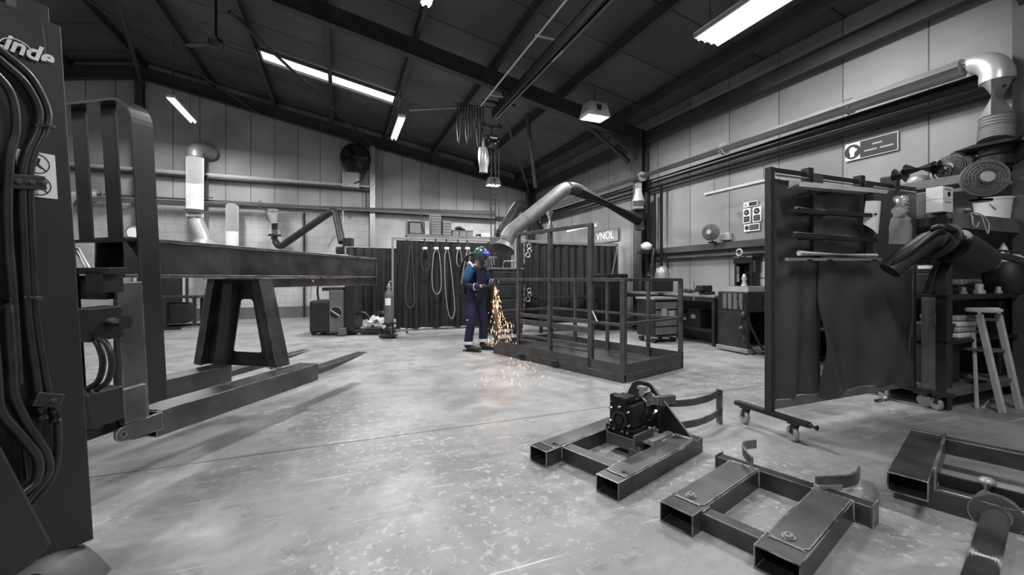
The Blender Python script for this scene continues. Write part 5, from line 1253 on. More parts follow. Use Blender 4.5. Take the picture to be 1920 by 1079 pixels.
# crumpled paper and clear plastic sheet hung on the screen
a = onp(ws, 1630, 375, -.1); t = thing('paper_roll', 'white pointed paper sheet tucked behind the stock on the screen', 'paper', mx(ws) @ a, TH)
def pr(u, v): return (-.09+.2*u+.02*v, -.02-.05*math.sin(PI*u)+.03*v, -.02-.28*v+.14*abs(u-.55)*(v*1.2))
MB().surf(pr, 10, 10, .002).build('sheet', 'plate', t, smooth=30)
a = onp(ws, 1678, 365, -.12); t = thing('plastic_sheet', 'clear crumpled plastic apron hanging at the right end of the screen', 'plastic sheet', mx(ws) @ a, TH)
m_, nt_, b_ = nodes('clear_plastic'); b_.inputs['Base Color'].default_value = g3(.7); b_.inputs['Roughness'].default_value = .12; b_.inputs['Alpha'].default_value = .22; b_.inputs['Specular IOR Level'].default_value = 1; M['clear'] = m_
def pl_(u, v):
    w_ = (.06+.13*min(1, max(0, v-.22)*2.2)); return ((u-.5)*2*w_+.03*v, -.03-.04*math.cos(PI*(u-.5))+.014*math.sin(26*v+5*u)*(v < .5)+.01*math.sin(9*u+6*v), -.02-.42*v)
MB().surf(pl_, 24, 40, .002).build('sheet', 'clear', t, smooth=60)
for k in range(5):
    MB().bar((-.03, -.085, -.03-.03*k), (.025, -.085, -.03-.03*k), .004, .010).build('fold_glint', 'galv', t)  # pale metal bars stand in for glints on the plastic folds

# ================================================================== steel rack at the right end
rk = wt('steel_rack', 'heavy dark steel rack full of machine parts at the right wall behind the stepladder', 'rack', 5.13, 2.05, 0)
MB().box(-.06, .03, -.0, .08, 0, 1.80).build('post', 'truck', rk, bevel=.003)
MB().box(-.07, -.06, .08, .18, .12, 1.02).build('side_panel', 'midm', rk, bevel=.003)
for x in (1.42,): MB().box(x-.03, x+.03, 0, .07, 0, 1.80).build('post', 'truckd', rk, bevel=.003)
for x in (-.03, 1.42): MB().box(x-.03, x+.03, 1.33, 1.39, 0, 1.80).build('post', 'truckd', rk, bevel=.003)
for z0_, z1_, m in ((1.74, 1.80, 'midm'), (1.0, 1.05, 'darkm'), (.60, .63, 'truckd'), (.12, .20, 'midm')): MB().box(-.06, 1.46, -.01, 1.4, z0_, z1_).build('shelf', m, rk, bevel=.003)
MB().box(-.05, 1.42, 1.4, 1.42, .2, 1.8).build('back_panel', 'truckd', rk)
MB().box(-.08, -.06, 0, 1.4, 1.68, 1.76).build('shelf_lip', 'truckd', rk); MB().box(.03, 1.46, -.02, .0, 1.66, 1.74).build('shelf_lip', 'midm', rk)
def rkp(px, py, y=.1): return onp(rk, px, py, y)
def ritem(nm, label, cat, px, py, w, h, d, m, y=.06, bevel=.006, part='body'):
    """box-like thing whose front left bottom is seen at the pixel, standing on the rack"""
    a = rkp(px, py, y); t = thing(nm, label, cat, mx(rk) @ a, TH); MB().box(0, w, 0, d, 0, h).build(part, m, t, bevel=bevel); return t
def onsx(px, z, x):
    Mi = mx(rk).inverted(); a = Mi @ Vector((0, 0, H)); c = Mi @ P(px, 500, 1.0); k = (x-a.x)/(c.x-a.x); q = a+(c-a)*k; q.z = z; return mx(rk) @ q
def onshelf(px, z, y): a = rkp(px, 500, y); a.z = z; return mx(rk) @ a
t = thing('tool_case', 'grey plastic carry case standing on the rack top beside the pale box', 'case', onsx(1746, 1.80, .0), TH)
MB().box(0, .2, .02, .22, 0, .22).build('case_body', 'midm', t, bevel=.012); MB().box(.02, .2, -.03, .02, 0, .2).build('case_side', 'darkm', t, bevel=.01)
MB().tube(arc((-.01, .25, .09), .035, 60, 300, 8, (0, -1, 0)), .008, 6).build('case_handle', 'palem', t, smooth=60)
for k, (z, lb) in enumerate(((1.80, 'pale carton with dark print, lower one on the rack top'), (1.915, 'pale carton with a round mark stacked on the lower carton'))):
    t = thing('carton', lb, 'box', onshelf(1768, z, -.0), TH, 'cartons on the rack top')
    MB().box(0, .17, 0, .12, 0, .113).build('carton_body', 'white', t, bevel=.003); MB().box(.03, .14, -.002, 0, .08, .095).build('print_line', 'inkg', t)
    if k: MB().cyl((.10, -.003, .045), (.10, 0, .045), .024, seg=16).build('round_print', 'ink', t)
t = thing('bucket', 'white plastic bucket on the rack top under the fan disc', 'bucket', onshelf(1862, 1.80, .17), TH)
MB().lathe([(.125, 0), (.15, .22), (.16, .22), (.16, .24), (.148, .24), (.12, .02)], None, 28).build('bucket_body', 'white', t, smooth=40)
MB().tube(arc((0, 0, .23), .172, 200, 340, 12, (1, 0, 0), (0, .5, 1)), .004, 6).build('bucket_handle', 'darkm', t, smooth=60)
t = thing('coiled_cable', 'loops of pale cable hanging over the rack edge below the bucket', 'cable', onshelf(1830, 1.80, -.03), TH)
MB().tube(smooth_path([(-.02, .04, .01), (-.10, -.01, -.03), (-.11, -.02, -.10), (-.05, -.02, -.13), (.0, -.02, -.08)], 5), .006, 8).build('cable_loop', 'palem', t, smooth=60)
MB().tube(smooth_path([(-.04, .04, .01), (.04, -.01, .0), (.10, -.02, -.10), (.16, -.02, -.18), (.18, -.02, -.08), (.10, .0, .0), (.0, .04, .012)], 5), .006, 8).build('cable_loop', 'palem', t, smooth=60)
MB().cyl((-.16, .05, .03), (-.02, .05, .035), .028, seg=14).build('plug', 'galvd', t, smooth=50)
# parts on the shelves
rn = random.Random(4)
its = [('pipe_fitting', 'bright round pipe fitting on the middle rack shelf', 1836, 1.05, .05, .045, 'alu'), ('pipe_fitting', 'small bright fitting right of the first on the middle rack shelf', 1872, 1.05, .05, .03, 'alu'), ('pipe_fitting', 'small dull fitting at the left end of the middle rack shelf', 1806, 1.05, .05, .03, 'galvd')]
for nm, lb, px, z, y, r, m in its:
    t = thing(nm, lb, 'fitting', onshelf(px, z, y), TH, 'fittings on the middle shelf'); MB().lathe([(r, 0), (r, r*.7), (r*.7, r*.8), (r*.7, r*2), (r*.4, r*2.2)], None, 16).build('fitting_body', m, t, smooth=40)
t = thing('machine_vice', 'long dark machine part lying behind the fittings on the middle shelf', 'machine part', onshelf(1800, 1.05, .22), TH)
MB().box(0, .5, 0, .2, 0, .08).build('bed', 'darkm', t, bevel=.01); MB().box(.05, .45, .0, .1, .08, .14).build('jaw', 'galvd', t, bevel=.01); MB().cyl((.1, -.01, .11), (.4, -.01, .11), .012, seg=8).build('screw', 'galvd', t)
t = thing('parcel', 'white wrapped parcel with dark bands on the low rack shelf behind the stepladder', 'parcel', onshelf(1800, .63, .04), TH)
def rb(u, v): return (0, 0, 0)
for k, z in enumerate((0, .055, .11, .165)): MB().box(0-.01*(k % 2), .30+.01*(k % 3), 0, .3, z, z+.05).build('folded_layer', 'plate' if k % 2 == 0 else 'palem', t, bevel=.015)
t = thing('parts_bin', 'grey parts bin on the low rack shelf left of the post', 'bin', onsx(1757, .63, .0), TH)
mb = MB(); mb.hexa([(0, 0, 0), (.26, 0, 0), (.26, .4, 0), (0, .4, 0), (-.0, -.03, .13), (.26, -.03, .13), (.26, .43, .16), (0, .43, .16)]); mb.build('bin_body', 'darkm', t, bevel=.006); MB().box(.0, .26, -.03, .4, .132, .145).build('bin_cover', 'midm', t, bevel=.004)
t = thing('steel_cabinet', 'plain dark grey steel cabinet at the bottom left of the rack', 'cabinet', onsx(1757, .20, .0), TH)
MB().box(0, .40, 0, .5, 0, .38).build('cabinet_body', 'truck', t, bevel=.006)
t = thing('parts_bin', 'black open bin on the rack shelf left behind the hose', 'bin', onsx(1757, 1.05, .02), TH)
MB().box(0, .25, 0, .35, 0, .2).build('bin_body', 'truckd', t, bevel=.01); MB().box(-.004, 0, .02, .14, .24, .27).build('label_strip', 'plate', t)
MB().box(.0, .15, .0, .3, .2, .28).build('bin_content', 'darkm', t, bevel=.01)
t = thing('press_machine', 'big black machine filling the dark right end of the rack', 'machine', onshelf(1878, .20, .06), TH)
MB().box(0, .3, 0, .6, 0, .78).build('machine_casing', 'black', t, bevel=.02)
t = thing('sack', 'dark sack with a white folded top at the right picture edge', 'sack', onshelf(1890, 1.05, .08), TH)
MB().lathe([(.15, 0), (.19, .12), (.18, .26), (.14, .33)], None, 20).build('sack_body', 'truckd', t, smooth=60); MB().lathe([(.15, .32), (.16, .35), (.12, .39), (.05, .40)], None, 20).build('sack_top', 'plate', t, smooth=60)
MB().lathe([(.05, .38), (.03, .46), (.005, .52)], Matrix.Translation((-.1, 0, 0)), 12).build('sack_tip', 'plate', t, smooth=60)
# hanging black things under the rack top
t = thing('black_crate', 'black crate pushed under the rack top at its left half', 'crate', onsx(1757, 1.42, .04), TH)
MB().box(0, .35, 0, .4, -.0, .22).build('crate_body', 'truckd', t, bevel=.01); MB().box(-.01, 0, .02, .2, .10, .115).build('crate_rim', 'galvd', t)
MB().box(-.02, .4, -.05, 1.1, -.02, 0).build('hanger_rail', 'darkm', t)
# castor dolly under the rack and screen foot
t = thing('castor_dolly', 'low castor with rusty fork under the left end of the rack', 'castor', G(1735, 764), TH)
MB().lathe([(.02, -.02), (.055, -.02), (.062, -.01), (.062, .01), (.055, .02), (.02, .02)], Matrix.Translation((.0, 0, .062)) @ Matrix.Rotation(R(70), 4, 'Y') , 22).build('wheel', 'galvd', t, smooth=40)
MB().box(-.09, .09, -.05, .05, .13, .15).build('mount_plate', 'darkm', t); MB().bar((.03, 0, .14), (.01, .0, .06), .01, .04, (0, 1, 0)).build('fork', 'darkm', t)
t = thing('floor_tools', 'small bright hand tool lying on the floor under the screen', 'tool', G(1655, 752), TH)
MB().cyl((-.12, 0, .015), (.1, .02, .015), .012, seg=8).build('tool_handle', 'darkm', t); MB().cyl((-.0, 0, .015), (.05, 0, .02), .02, seg=8).build('tool_head', 'alu', t)

# wall shelf above with grinder and fans
sf = wt('wall_shelf', 'long timber wall shelf high above the rack carrying grinder and fan', 'shelf', 6.1, 2.1, 2.24)
MB().box(-.0, .5, 0, 1.9, 0, .04).build('shelf_board', 'wood', sf, bevel=.003); MB().box(-.02, .0, -.0, 1.9, -.03, .06).build('shelf_lip', 'midm', sf, bevel=.002)
for y in (.2, 1.7): MB().bar((.02, y, -.0), (.5, y, -.35), .03, .03).build('shelf_bracket', 'darkm', sf)
def onwall(px, z, a=6.2):
    """point of the vertical plane a = const seen in column px, at height z"""
    k = (px-960)/F; b = (CV*a-k*SV*a)/(SV+k*CV); return W(a, b, z)
t = thing('bench_grinder', 'dark bench grinder with a handwheel on the high wall shelf', 'grinder', onwall(1722, 2.28), TH)
MB().lathe([(.10, 0), (.11, .04), (.09, .09), (.05, .11)], None, 20).build('base', 'galvd', t, smooth=50)
MB().cyl((0, -.14, .17), (0, .12, .20), .07, seg=20).build('motor', 'darkm', t, smooth=40)
MB().cyl((0, .12, .15), (0, .22, .15), .09, seg=20).build('wheel_guard', 'darkm', t, smooth=40); MB().cbox((0, .3, .10), (.14, .12, .12), .3).build('belt_box', 'darkm', t, bevel=.015)
MB().cyl((-.02, -.14, .18), (-.02, -.2, .18), .055, seg=16).build('wheel_guard', 'darkm', t, smooth=40)
mb = MB(); c_ = Vector((-.03, -.22, .09)); mb.tube([c_+Vector((.0+.02*math.cos(a), .085*math.cos(a), .085*math.sin(a))) for a in [2*PI*i/20 for i in range(20)]], .012, 8, closed=True)
for a in (.4, 2.5, 4.6): mb.cyl(c_, c_+Vector((0, .08*math.cos(a), .08*math.sin(a))), .008, seg=6)
mb.build('handwheel', 'truckd', t, smooth=60)
def desk_fan(name, label, p, r, rz, m='midm', tilt=0, parts=True):
    t = thing(name, label, 'fan', p, rz)
    mb = MB()
    X_ = Matrix.Translation((0, 0, r*1.25)) @ Matrix.Rotation(R(90+tilt), 4, 'X')
    for k in range(7):
        rr = r*(1-.13*k); zz = .03-.0*k; mb.tube([X_ @ Vector((rr*math.cos(a), rr*math.sin(a), .055*(1-(rr/r)**2)+.01)) for a in [2*PI*i/24 for i in range(24)]], .004, 5, closed=True)
    for k in range(16):
        a = 2*PI*k/16; mb.tube([X_ @ Vector((q_*r*math.cos(a), q_*r*math.sin(a), .055*(1-q_*q_)+.01)) for q_ in (.15, .5, .8, 1)], .0025, 5)
    mb.build('fan_guard', m, t, smooth=60)
    mb = MB(); mb.lathe([(r*.99, -.03), (r, -.03), (r, .012), (r*.99, .012)], X_, 32); mb.build('guard_rim', m, t, smooth=40)
    mb = MB()
    for k in range(4):
        a = 2*PI*k/4+.4; mb.surf(lambda u, v: X_ @ Vector(((.1+.75*u)*r*math.cos(a+.9*(v-.5)), (.1+.75*u)*r*math.sin(a+.9*(v-.5)), -.012+.02*(v-.5))), 4, 5, .003)
    mb.build('fan_blades', 'truck', t, smooth=60)
    mb = MB(); mb.lathe([(r*.30, .06), (r*.28, .072), (.0001, .075)], X_, 24); mb.build('hub_badge', 'palem', t, smooth=50)
    mb = MB(); mb.lathe([(r*.3, -.03), (r*.3, -.12), (r*.2, -.17)], X_, 20); mb.build('motor', 'darkm', t, smooth=40)
    mb = MB(); mb.cyl((0, .08, 0), (0, .08, r*1.1), .014, seg=10); mb.cyl((0, .08, 0), (0, .08, .02), r*.5, seg=24); mb.build('stand', 'darkm', t, smooth=40)
    return t
desk_fan('desk_fan', 'grey round fan standing in the middle of the high wall shelf', onwall(1783, 2.26, 6.25), .135, R(-60), 'midm')
t = thing('shelf_motor', 'small black motor behind the grey fan on the high shelf', 'motor', onwall(1808, 2.28, 6.35), TH)
MB().cyl((-.05, 0, .25), (-.05, -.22, .27), .045, seg=16).build('motor_body', 'black', t, smooth=40); MB().tube(arc((-.05, .06, .26), .05, 0, 350, 14, (0, 1, 0), (0, 0, 1)), .012, 8).build('motor_ring', 'darkm', t, smooth=60); MB().box(-.1, 0, -.1, .0, 0, .24).build('motor_stand', 'darkm', t)
desk_fan('pedestal_fan', 'large grey disc fan with pale badge above the white bucket', P(1846, 334, 4.0)-Vector((0, 0, .17*1.25)), .17, R(-28), 'midm')
MBs = thing('fan_shelf_post', 'thin upright steel post beside the pedestal fan at the right edge', 'post', onshelf(1918, 0, .1), TH)
MB().box(-.02, .02, -.02, .02, 1.8, 2.6).build('post_bar', 'midm', MBs)

# ================================================================== stepladder
ld = thing('stepladder', 'pale folding stepladder with dark treads at the right edge', 'stepladder', G(1892, 772), R(8))
def ldp(px, py, y): return onp(ld, px, py, y)
def sp(pa, ya, pb, yb, w, m='palem', nm='side_rail'): MB().tube([ldp(*pa, ya), ldp(*pb, yb)], w, 8).build(nm, m, ld, smooth=60)
fz = loc(ld, G(1880, 776)); fz2 = loc(ld, G(1912, 769))
topL = ldp(1836, 590, .13); topR = ldp(1872, 590, .13)
for f_, t_ in ((fz, topL), (fz2, topR)): MB().bar(f_, t_, .03, .05, (0, 1, 0)).build('side_rail', 'palem', ld, bevel=.006)
rz0 = loc(ld, G(1832, 767)); rz1 = rz0+Vector((.17, .10, 0))
MB().bar(rz0, ldp(1826, 625, .2), .018, .025, (0, 1, 0)).build('rear_leg', 'palem', ld, bevel=.004)
MB().tube([rz0+Vector((0, 0, .01)), rz0+Vector((.06, .0, .0)), rz1+Vector((.1, 0, .03))], .01, 8).build('rear_brace', 'palem', ld, smooth=60)
for k, (f, w_) in enumerate(((.30, .16), (.60, .15), (.93, .14))):
    a = Vector(fz).lerp(topL, f); c = Vector(fz2).lerp(topR, f); MB().hexa([a+Vector((0, .0, 0)), c, c+Vector((-.02, .2, 0)), a+Vector((-.02, .2, 0)), a+Vector((0, 0, .025)), c+Vector((0, 0, .025)), c+Vector((-.02, .2, .025)), a+Vector((-.02, .2, .025))]).build('tread', 'midm', ld, bevel=.004)
c = (Vector(topL)+Vector(topR))/2
MB().lathe([(.12, 0), (.13, .01), (.13, .03), (.11, .035), (.0001, .03)], Matrix.Translation(c+Vector((-.0, .04, .02))) @ Matrix.Diagonal((1.05, .9, 1, 1)), 24).build('top_seat', 'white', ld, smooth=50)
MB().tube(round_corner([Vector(topL), Vector(topL)+Vector((.0, 0, .05)), Vector(topR)+Vector((.02, 0, .05)), Vector(topR)], .03), .014, 8).build('top_hoop', 'white', ld, smooth=60)
for dz in (.06, .11, .17): MB().cyl(ldp(1800, 590, .3)+Vector((0, 0, -dz)), ldp(1840, 590, .3)+Vector((0, 0, -dz)), .02, seg=8).build('folded_hoop', 'plate', ld, smooth=50)

# ================================================================== benches and machines along the right wall
bn = wt('workbench', 'long steel workbench along the right wall behind the cage', 'workbench', 6.05, 5.5, 0)
MB().box(0, .56, 0, 2.7, .86, .90).build('bench_top', 'galvd', bn, bevel=.004); MB().box(0, .03, 0, 2.7, .78, .86).build('front_apron', 'darkm', bn, bevel=.003)
for y in (.03, 1.35, 2.64):
    MB().box(0, .06, y-.03, y+.03, 0, .86).build('leg', 'darkm', bn); MB().box(.5, .56, y-.03, y+.03, 0, .86).build('leg', 'darkm', bn)
MB().box(.0, .55, .05, 2.6, .24, .27).build('lower_shelf', 'darkm', bn)
def bench(px, a, z, nm, label, cat): return thing(nm, label, cat, onwall(px, z, a), TH)
for k, (px, w_, h_, m, lb) in enumerate(((1300, .3, .35, 'truckd', 'black box on the lower bench shelf near its near end'), (1283, .25, .25, 'darkm', 'small grey box on the lower bench shelf behind the black one'), (1262, .3, .3, 'truckd', 'dark crate on the lower bench shelf behind the trolley'))):
    t = bench(px, 6.15, .27, 'storage_box', lb, 'box'); MB().box(0, .35, -w_/2, w_/2, 0, h_).build('box_body', m, t, bevel=.01); MB().box(-.004, 0, -.05, .05, h_*.5, h_*.7).build('box_label', 'galvd', t)
t = bench(1323, 6.15, .90, 'bench_vice', 'dark bench vice with handle bar at the near end of the workbench', 'vice')
MB().box(-.08, .14, -.09, .09, 0, .06).build('vice_base', 'darkm', t, bevel=.01); MB().box(-.05, .1, -.07, .10, .06, .17).build('vice_body', 'darkm', t, bevel=.02); MB().box(-.16, -.08, -.08, .08, .07, .17).build('front_jaw', 'darkm', t, bevel=.015)
MB().cyl((-.3, 0, .10), (-.1, 0, .1), .018, seg=10).build('screw', 'galvd', t); MB().cyl((-.28, 0, -.1), (-.28, 0, .25), .009, seg=8).build('handle_bar', 'galvd', t)
MB().tube(smooth_path([(-.0, .1, .1), (0, .22, .08), (0, .36, .05), (0, .5, .06)], 4), .04, 10).build('vice_tail', 'darkm', t, smooth=60)
# tool trolley
t = thing('tool_trolley', 'grey wheeled tool trolley with drawers in front of the bench behind the cage', 'trolley', G(1232, 640), TH)
MB().box(-.28, .28, -.24, .24, .12, .80).build('trolley_body', 'darkm', t, bevel=.01); MB().box(-.30, .30, -.26, .26, .80, .84).build('trolley_top', 'galvd', t, bevel=.006)
for k in range(4): MB().box(-.25, .25, -.255, -.24, .16+.155*k, .29+.155*k).build('drawer', 'midm', t, bevel=.006)
for k, (x, z) in enumerate(((-.12, .5), (.06, .46))): MB().box(x, x+.12, -.262, -.255, z, z+.14).build('sticker', 'card', t)
for x in (-.22, .22):
    for y in (-.18, .18): MB().cyl((x-.02, y, .06), (x+.02, y, .06), .06, seg=16).build('wheel', 'rubber', t, smooth=40); MB().box(x-.03, x+.03, y-.05, y+.03, .09, .12).build('castor_fork', 'galv', t)
# lathe-like pedestal machine
t = wt('pedestal_machine', 'grey pedestal machine with hollow base beside the workbench near the screen', 'machine', 5.88, 4.72, 0)
MB().box(0, .66, 0, .56, .66, .98).build('machine_head', 'darkm', t, bevel=.015)
mb = MB(); mb.hexa([(-.0, -.01, .98), (.66, -.01, .98), (.66, .56, .98), (0, .56, .98), (.08, .05, 1.07), (.6, .05, 1.07), (.6, .5, 1.07), (.08, .5, 1.07)]); mb.build('head_cover', 'midm', t, bevel=.01)
for x in (0, .6): MB().box(x, x+.06, 0, .56, .08, .66).build('base_side', 'darkm', t, bevel=.006)
MB().box(.06, .6, .50, .56, .08, .66).build('base_back', 'truckd', t); MB().box(-.02, .68, -.02, .58, .02, .09).build('base_tray', 'galvd', t, bevel=.006)
mb = MB()
for x in (.34, .42): mb.box(x, x+.015, -.006, 0, .74, .9)
mb.tube(arc((.385, -.006, .84), .035, 0, 180, 6), .006, 6); mb.build('vent_slot', 'ink', t)
for k in range(4): MB().box(-.012, 0, .08+.1*k, .15+.1*k, .70, .95).build('control_panel', 'midm', t, bevel=.003)
MB().tube(smooth_path([(-.1, -.02, .95), (-.06, -.05, .6), (.05, -.1, .3), (.2, -.15, .08), (.5, -.25, .03), (.9, -.3, .03)], 5), .018, 8).build('machine_hose', 'rubber', t, smooth=60)
MB().tube(smooth_path([(-.1, .1, .9), (-.12, .0, .5), (-.02, -.1, .1), (.2, -.25, .03), (.8, -.4, .03)], 5), .014, 8).build('machine_hose', 'rubber', t, smooth=60)
for x, z in ((-.1, .62), (-.14, .4), (-.06, .25)): MB().ball((x, -.02, z), .06, (1, .8, 1.2), 12).build('valve_block', 'darkm', t, smooth=50)
for x in (.05, .6): MB().cyl((x, -.0, .0), (x, 0, .03), .03, seg=10).build('foot', 'galv', t)
# black press on the wall, white board
t = wt('arbor_press', 'black machine press with bright ram standing behind the pedestal machine', 'press', 6.22, 5.05, .90)
q_ = onwall(1393, .98, 6.3); t.location = q_
MB().box(-.02, .28, -.18, .18, -.1, .08).build('press_base', 'black', t, bevel=.01)
for y in (-.17, .12): MB().box(0, .2, y, y+.05, .08, .50).build('press_column', 'black', t, bevel=.01)
MB().box(-.02, .24, -.19, .19, .46, .60).build('press_head', 'black', t, bevel=.03); MB().box(.18, .22, -.15, .15, .05, .5).build('press_back', 'truckd', t)
MB().cyl((-.03, .07, .16), (-.03, .07, .42), .022, seg=10).build('ram', 'galv', t, smooth=50); MB().lathe([(.05, 0), (.03, .08), (.045, .12), (.02, .2)], Matrix.Translation((-.04, -.06, .09)), 14).build('die', 'galv', t, smooth=50)
MB().tube([Vector((-.05, .03, .655))+Vector((0, .055*math.cos(a), .055*math.sin(a))) for a in [2*PI*i/16 for i in range(16)]], .014, 8, closed=True).build('eye_ring', 'palem', t, smooth=60)
MB().box(-.04, .1, -.26, -.21, .3, .5).build('gauge', 'darkm', t, bevel=.01)
t = wt('notice_board', 'bright white board on the right wall just left of the screen post', 'board', 6.6, 4.9, 1.2)
a0_, a1_ = onwall(1419, 0, 6.6), onwall(1446, 0, 6.6); t.location = a0_.lerp(a1_, .5); t.location.z = .98; L_ = (a1_-a0_).length
MB().box(-.02, .02, -L_/2, L_/2, 0, .50).build('board_panel', 'plate', t, bevel=.003); MB().box(-.026, -.02, -L_/2, L_/2, .22, .235).build('board_joint', 'inkg', t)
# wall fan
desk_fan('wall_mounted_fan', 'small round wall fan on the steel rail left of the safety signs', onwall(1332, 1.86, 6.35)+Vector((0, 0, -.0)), .155, R(-50), 'midm')
mb = thing('fan_bracket', 'white switch box on the wall right of the small wall fan', 'switch box', onwall(1358, 1.9, 6.55), TH); MB().box(0, .08, -.1, .1, 0, .14).build('box_body', 'palem', mb, bevel=.01)
mb['category'] = 'switch box'; mb.name = 'switch_box'
# strip light against the right wall
t = thing('strip_light', 'unlit slim strip light on two wires left of the screen', 'light', onwall(1385, 2.72, 6.2), TH, 'hanging strip lights')
MB().box(-.04, .04, -.62, .70, 0, .04).build('lamp_housing', 'palem', t, bevel=.004); MB().cyl((0, -.6, -.015), (0, .68, -.015), .014, seg=8).build('lamp_tube', 'white', t, smooth=60)
for y in (-.45, .5): MB().cyl((0, y, .04), (0, y, .42), .004, seg=6).build('suspension_wire', 'darkm', t)
t = thing('strip_light', 'lit strip light close to the wall over the second booth', 'light', onwall(1090, 2.56, 6.0), TH, 'hanging strip lights')
MB().box(-.05, .05, -.75, .75, .0, .05).build('lamp_housing', 'palem', t, bevel=.004); MB().cyl((-.02, -.73, -.02), (-.02, .73, -.02), .02, seg=10).build('lamp_tube', 'dim', t, smooth=60)
for y in (-.5, .5): MB().cyl((0, y, .05), (0, y, .5), .004, seg=6).build('suspension_wire', 'darkm', t)
area(t.location+Vector((0, 0, -.05)), .1, 1.4, 25*E, TH)

# ------------------------------------------------------------------ safety signs on the right wall
XW = lambda y, z, x=-.0: basis((x, y, z), (0, -1, 0), (0, 0, 1))       # sign plane: reading direction towards the viewer
def sign(nm, label, px0, px1, z0, z1, a=6.62):
    p0_, p1_ = onwall(px0, z0, a), onwall(px1, z0, a); t = thing(nm, label, 'sign', p0_, TH, 'safety signs'); L_ = (p1_-p0_).length
    MB().box(0, .01, -L_, 0, 0, z1-z0).build('sign_plate', 'plate', t, bevel=.001); return t, L_, z1-z0
def panel(t, x0, x1, z0, z1, m='ink'): return MB().box(-.003, 0, -x1, -x0, z0, z1).build('colour_field', m, t)
def lines(t, rows, m='plate'):
    mb = MB()
    for x0, x1, z, h in rows: mb.box(-.005, -.002, -x1, -x0, z-h/2, z+h/2)
    mb.build('print_line', m, t)
def disc(t, x, z, r, m='ink'): return MB().cyl((-.004, -x, z), (0, -x, z), r, seg=28).build('round_symbol', m, t)
t, L_, h_ = sign('wall_sign', 'long black and white wall sign with a round head symbol above the screen', 1585, 1684, 2.85, 3.09)
sq = L_*.30
panel(t, sq, L_-.008, .008, h_-.008); disc(t, sq*.5, h_*.48, h_*.42)
mb = MB(); mb.ball((-.006, -sq*.5, h_*.55), h_*.17, (.05, 1, 1.2)); mb.box(-.007, -.004, -sq*.62, -sq*.36, h_*.18, h_*.45); mb.box(-.007, -.004, -sq*.8, -sq*.62, h_*.5, h_*.62); mb.build('head_picture', 'plate', t)
lines(t, [(L_*.54, L_*.72, h_*.66, .022), (L_*.38, L_*.62, h_*.36, .022), (L_*.68, L_*.92, h_*.36, .022)], 'card')
t, L_, h_ = sign('wall_sign', 'small sign with a warning triangle, topmost of the sign cluster', 1394, 1420, 2.45, 2.54)
panel(t, L_*.4, L_*.96, .012, h_-.012); mb = MB(); mb.prism([(-L_*.03, .02), (-L_*.31, .02), (-L_*.17, .075)], .003, basis((-.004, 0, 0), (0, 1, 0), (0, 0, 1))); mb.build('warning_triangle', 'inkg', t)
for px0, px1, lb in ((1393, 1407, 'upright sign with round symbol, left one of the cluster'), (1411, 1427, 'upright sign with round symbol, right one of the cluster')):
    t, L_, h_ = sign('wall_sign', lb, px0, px1, 2.17, 2.43); panel(t, L_*.12, L_*.88, .02, h_*.45); disc(t, L_*.5, h_*.72, L_*.33); lines(t, [(L_*.25, L_*.75, h_*.32, .008), (L_*.25, L_*.7, h_*.2, .008)], 'inkg')
    MB().ball((-.006, -L_*.5, h_*.72), L_*.14, (.05, 1, 1)).build('head_picture', 'inkg', t)
t, L_, h_ = sign('wall_sign', 'wide sign with small round symbol at the bottom of the cluster', 1395, 1424, 2.02, 2.15)
panel(t, L_*.36, L_*.95, .02, h_-.02); disc(t, L_*.19, h_*.5, L_*.13); lines(t, [(L_*.42, L_*.88, h_*.62, .010), (L_*.42, L_*.88, h_*.36, .010)], 'inkg')
# lettered board over the second booth
p0_ = onwall(1120, 2.32, 6.6); t = thing('wall_sign', 'grey board with big pale letters on the wall over the second booth', 'sign', p0_, TH); 
MB().box(0, .01, -.95, .25, -.15, .18).build('sign_plate', 'midm', t)
text('VNOL', .30, 'plate', t, XW(-.36, .02, -.003), 'sign_lettering', .001)

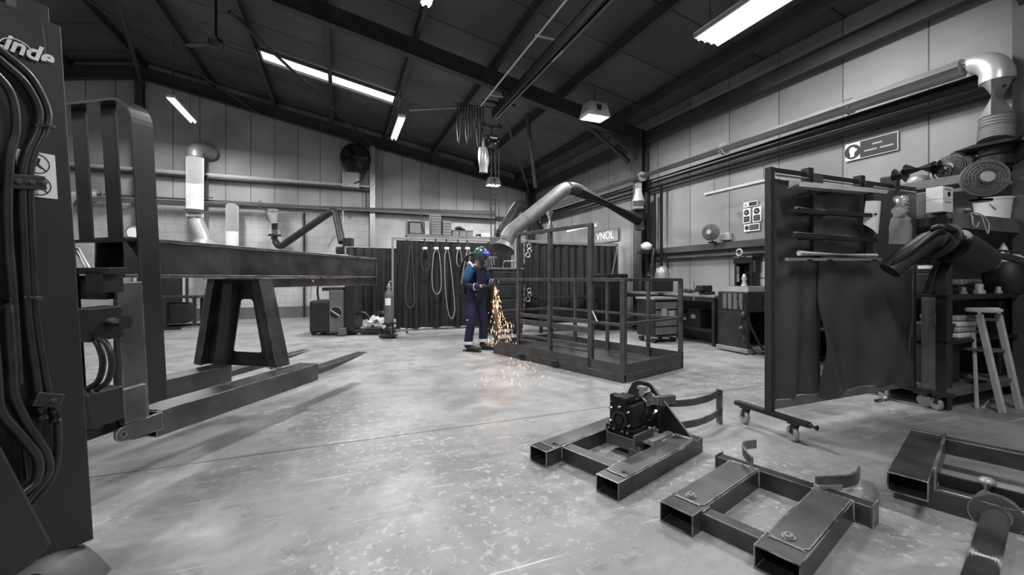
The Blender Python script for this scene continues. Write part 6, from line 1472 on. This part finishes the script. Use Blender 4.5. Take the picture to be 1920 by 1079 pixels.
# pipes and small gear around the middle column
for px, a, z0_, z1_, r, lb in ((1217, 6.45, 1.0, 3.1, .03, 'dark upright pipe right of the wall column, nearest to it'), (1228, 6.5, .95, 3.1, .025, 'dark upright pipe left of the thick pair on the wall'), (1240, 6.45, .95, 3.2, .035, 'thick dark upright pipe farthest from the wall column')):
    p_ = onwall(px, 0, a); t = thing('wall_pipe', lb, 'pipe', p_, TH, 'upright pipes by the column'); MB().cyl((0, 0, z0_), (0, 0, z1_), r, seg=10).build('pipe', 'darkm', t, smooth=60)
    MB().cyl((0, 0, z0_+.25), (0, 0, z0_+.33), r*1.6, seg=10).build('coupling', 'galvd', t, smooth=60)
t = thing('wall_lamp', 'small white lamp on a bracket by the wall column', 'lamp', P(1212, 470, 9.3), TH); MB().lathe([(.04, 0), (.11, .05), (.12, .12), (.05, .18)], None, 16).build('lamp_body', 'white', t, smooth=60); MB().box(-.2, .5, -.05, .05, -.08, -.0).build('bracket', 'darkm', t, bevel=.01)
t = thing('grinder_hood', 'pale rounded guard on top of a dark pedestal behind the cage corner', 'guard', P(1242, 524, 8.6), TH)
mb = MB(); mb.lathe([(.14, -.0), (.14, .12), (.11, .22), (.04, .27)], None, 18); mb.build('guard_shell', 'galvd', t, smooth=60); MB().box(-.35, .2, -.1, .15, -.25, .0).build('guard_base', 'truckd', t, bevel=.02)
MB().tube(smooth_path([(-.22, 0, 0), (-.25, 0, .35), (-.2, 0, .62)], 5), .02, 8).build('air_line', 'rubber', t, smooth=60); MB().tube(smooth_path([(.12, 0, 0), (.14, 0, .3), (.05, 0, .55)], 5), .02, 8).build('air_line', 'rubber', t, smooth=60)
c = G(1155, 621); t = thing('machine_cabinet', 'low grey machine with pale front in front of the second booth', 'machine', (c.x, c.y+.1, 0), TH)
MB().box(-.35, .35, 0, .5, .05, 1.15).build('cabinet_body', 'truckd', t, bevel=.01); MB().box(-.36, .36, -.02, .5, 1.1, 1.3).build('cabinet_head', 'darkm', t, bevel=.02); MB().cyl((-.2, -.05, 1.2), (-.2, -.02, 1.2), .06, seg=16).build('round_knob', 'ink', t)
c = G(1080, 622); t = thing('cutting_table', 'dark low table with tools in front of the second booth seen through the cage', 'table', (c.x, c.y, 0), TH)
MB().box(-.9, .6, 0, .5, .72, .78).build('table_top', 'darkm', t, bevel=.005)
for x in (-.85, .0, .55): MB().box(x-.03, x+.03, .02, .08, 0, .72).build('leg', 'darkm', t)
MB().box(-.8, .5, .05, .45, .2, .5).build('stacked_plate', 'truckd', t, bevel=.01)
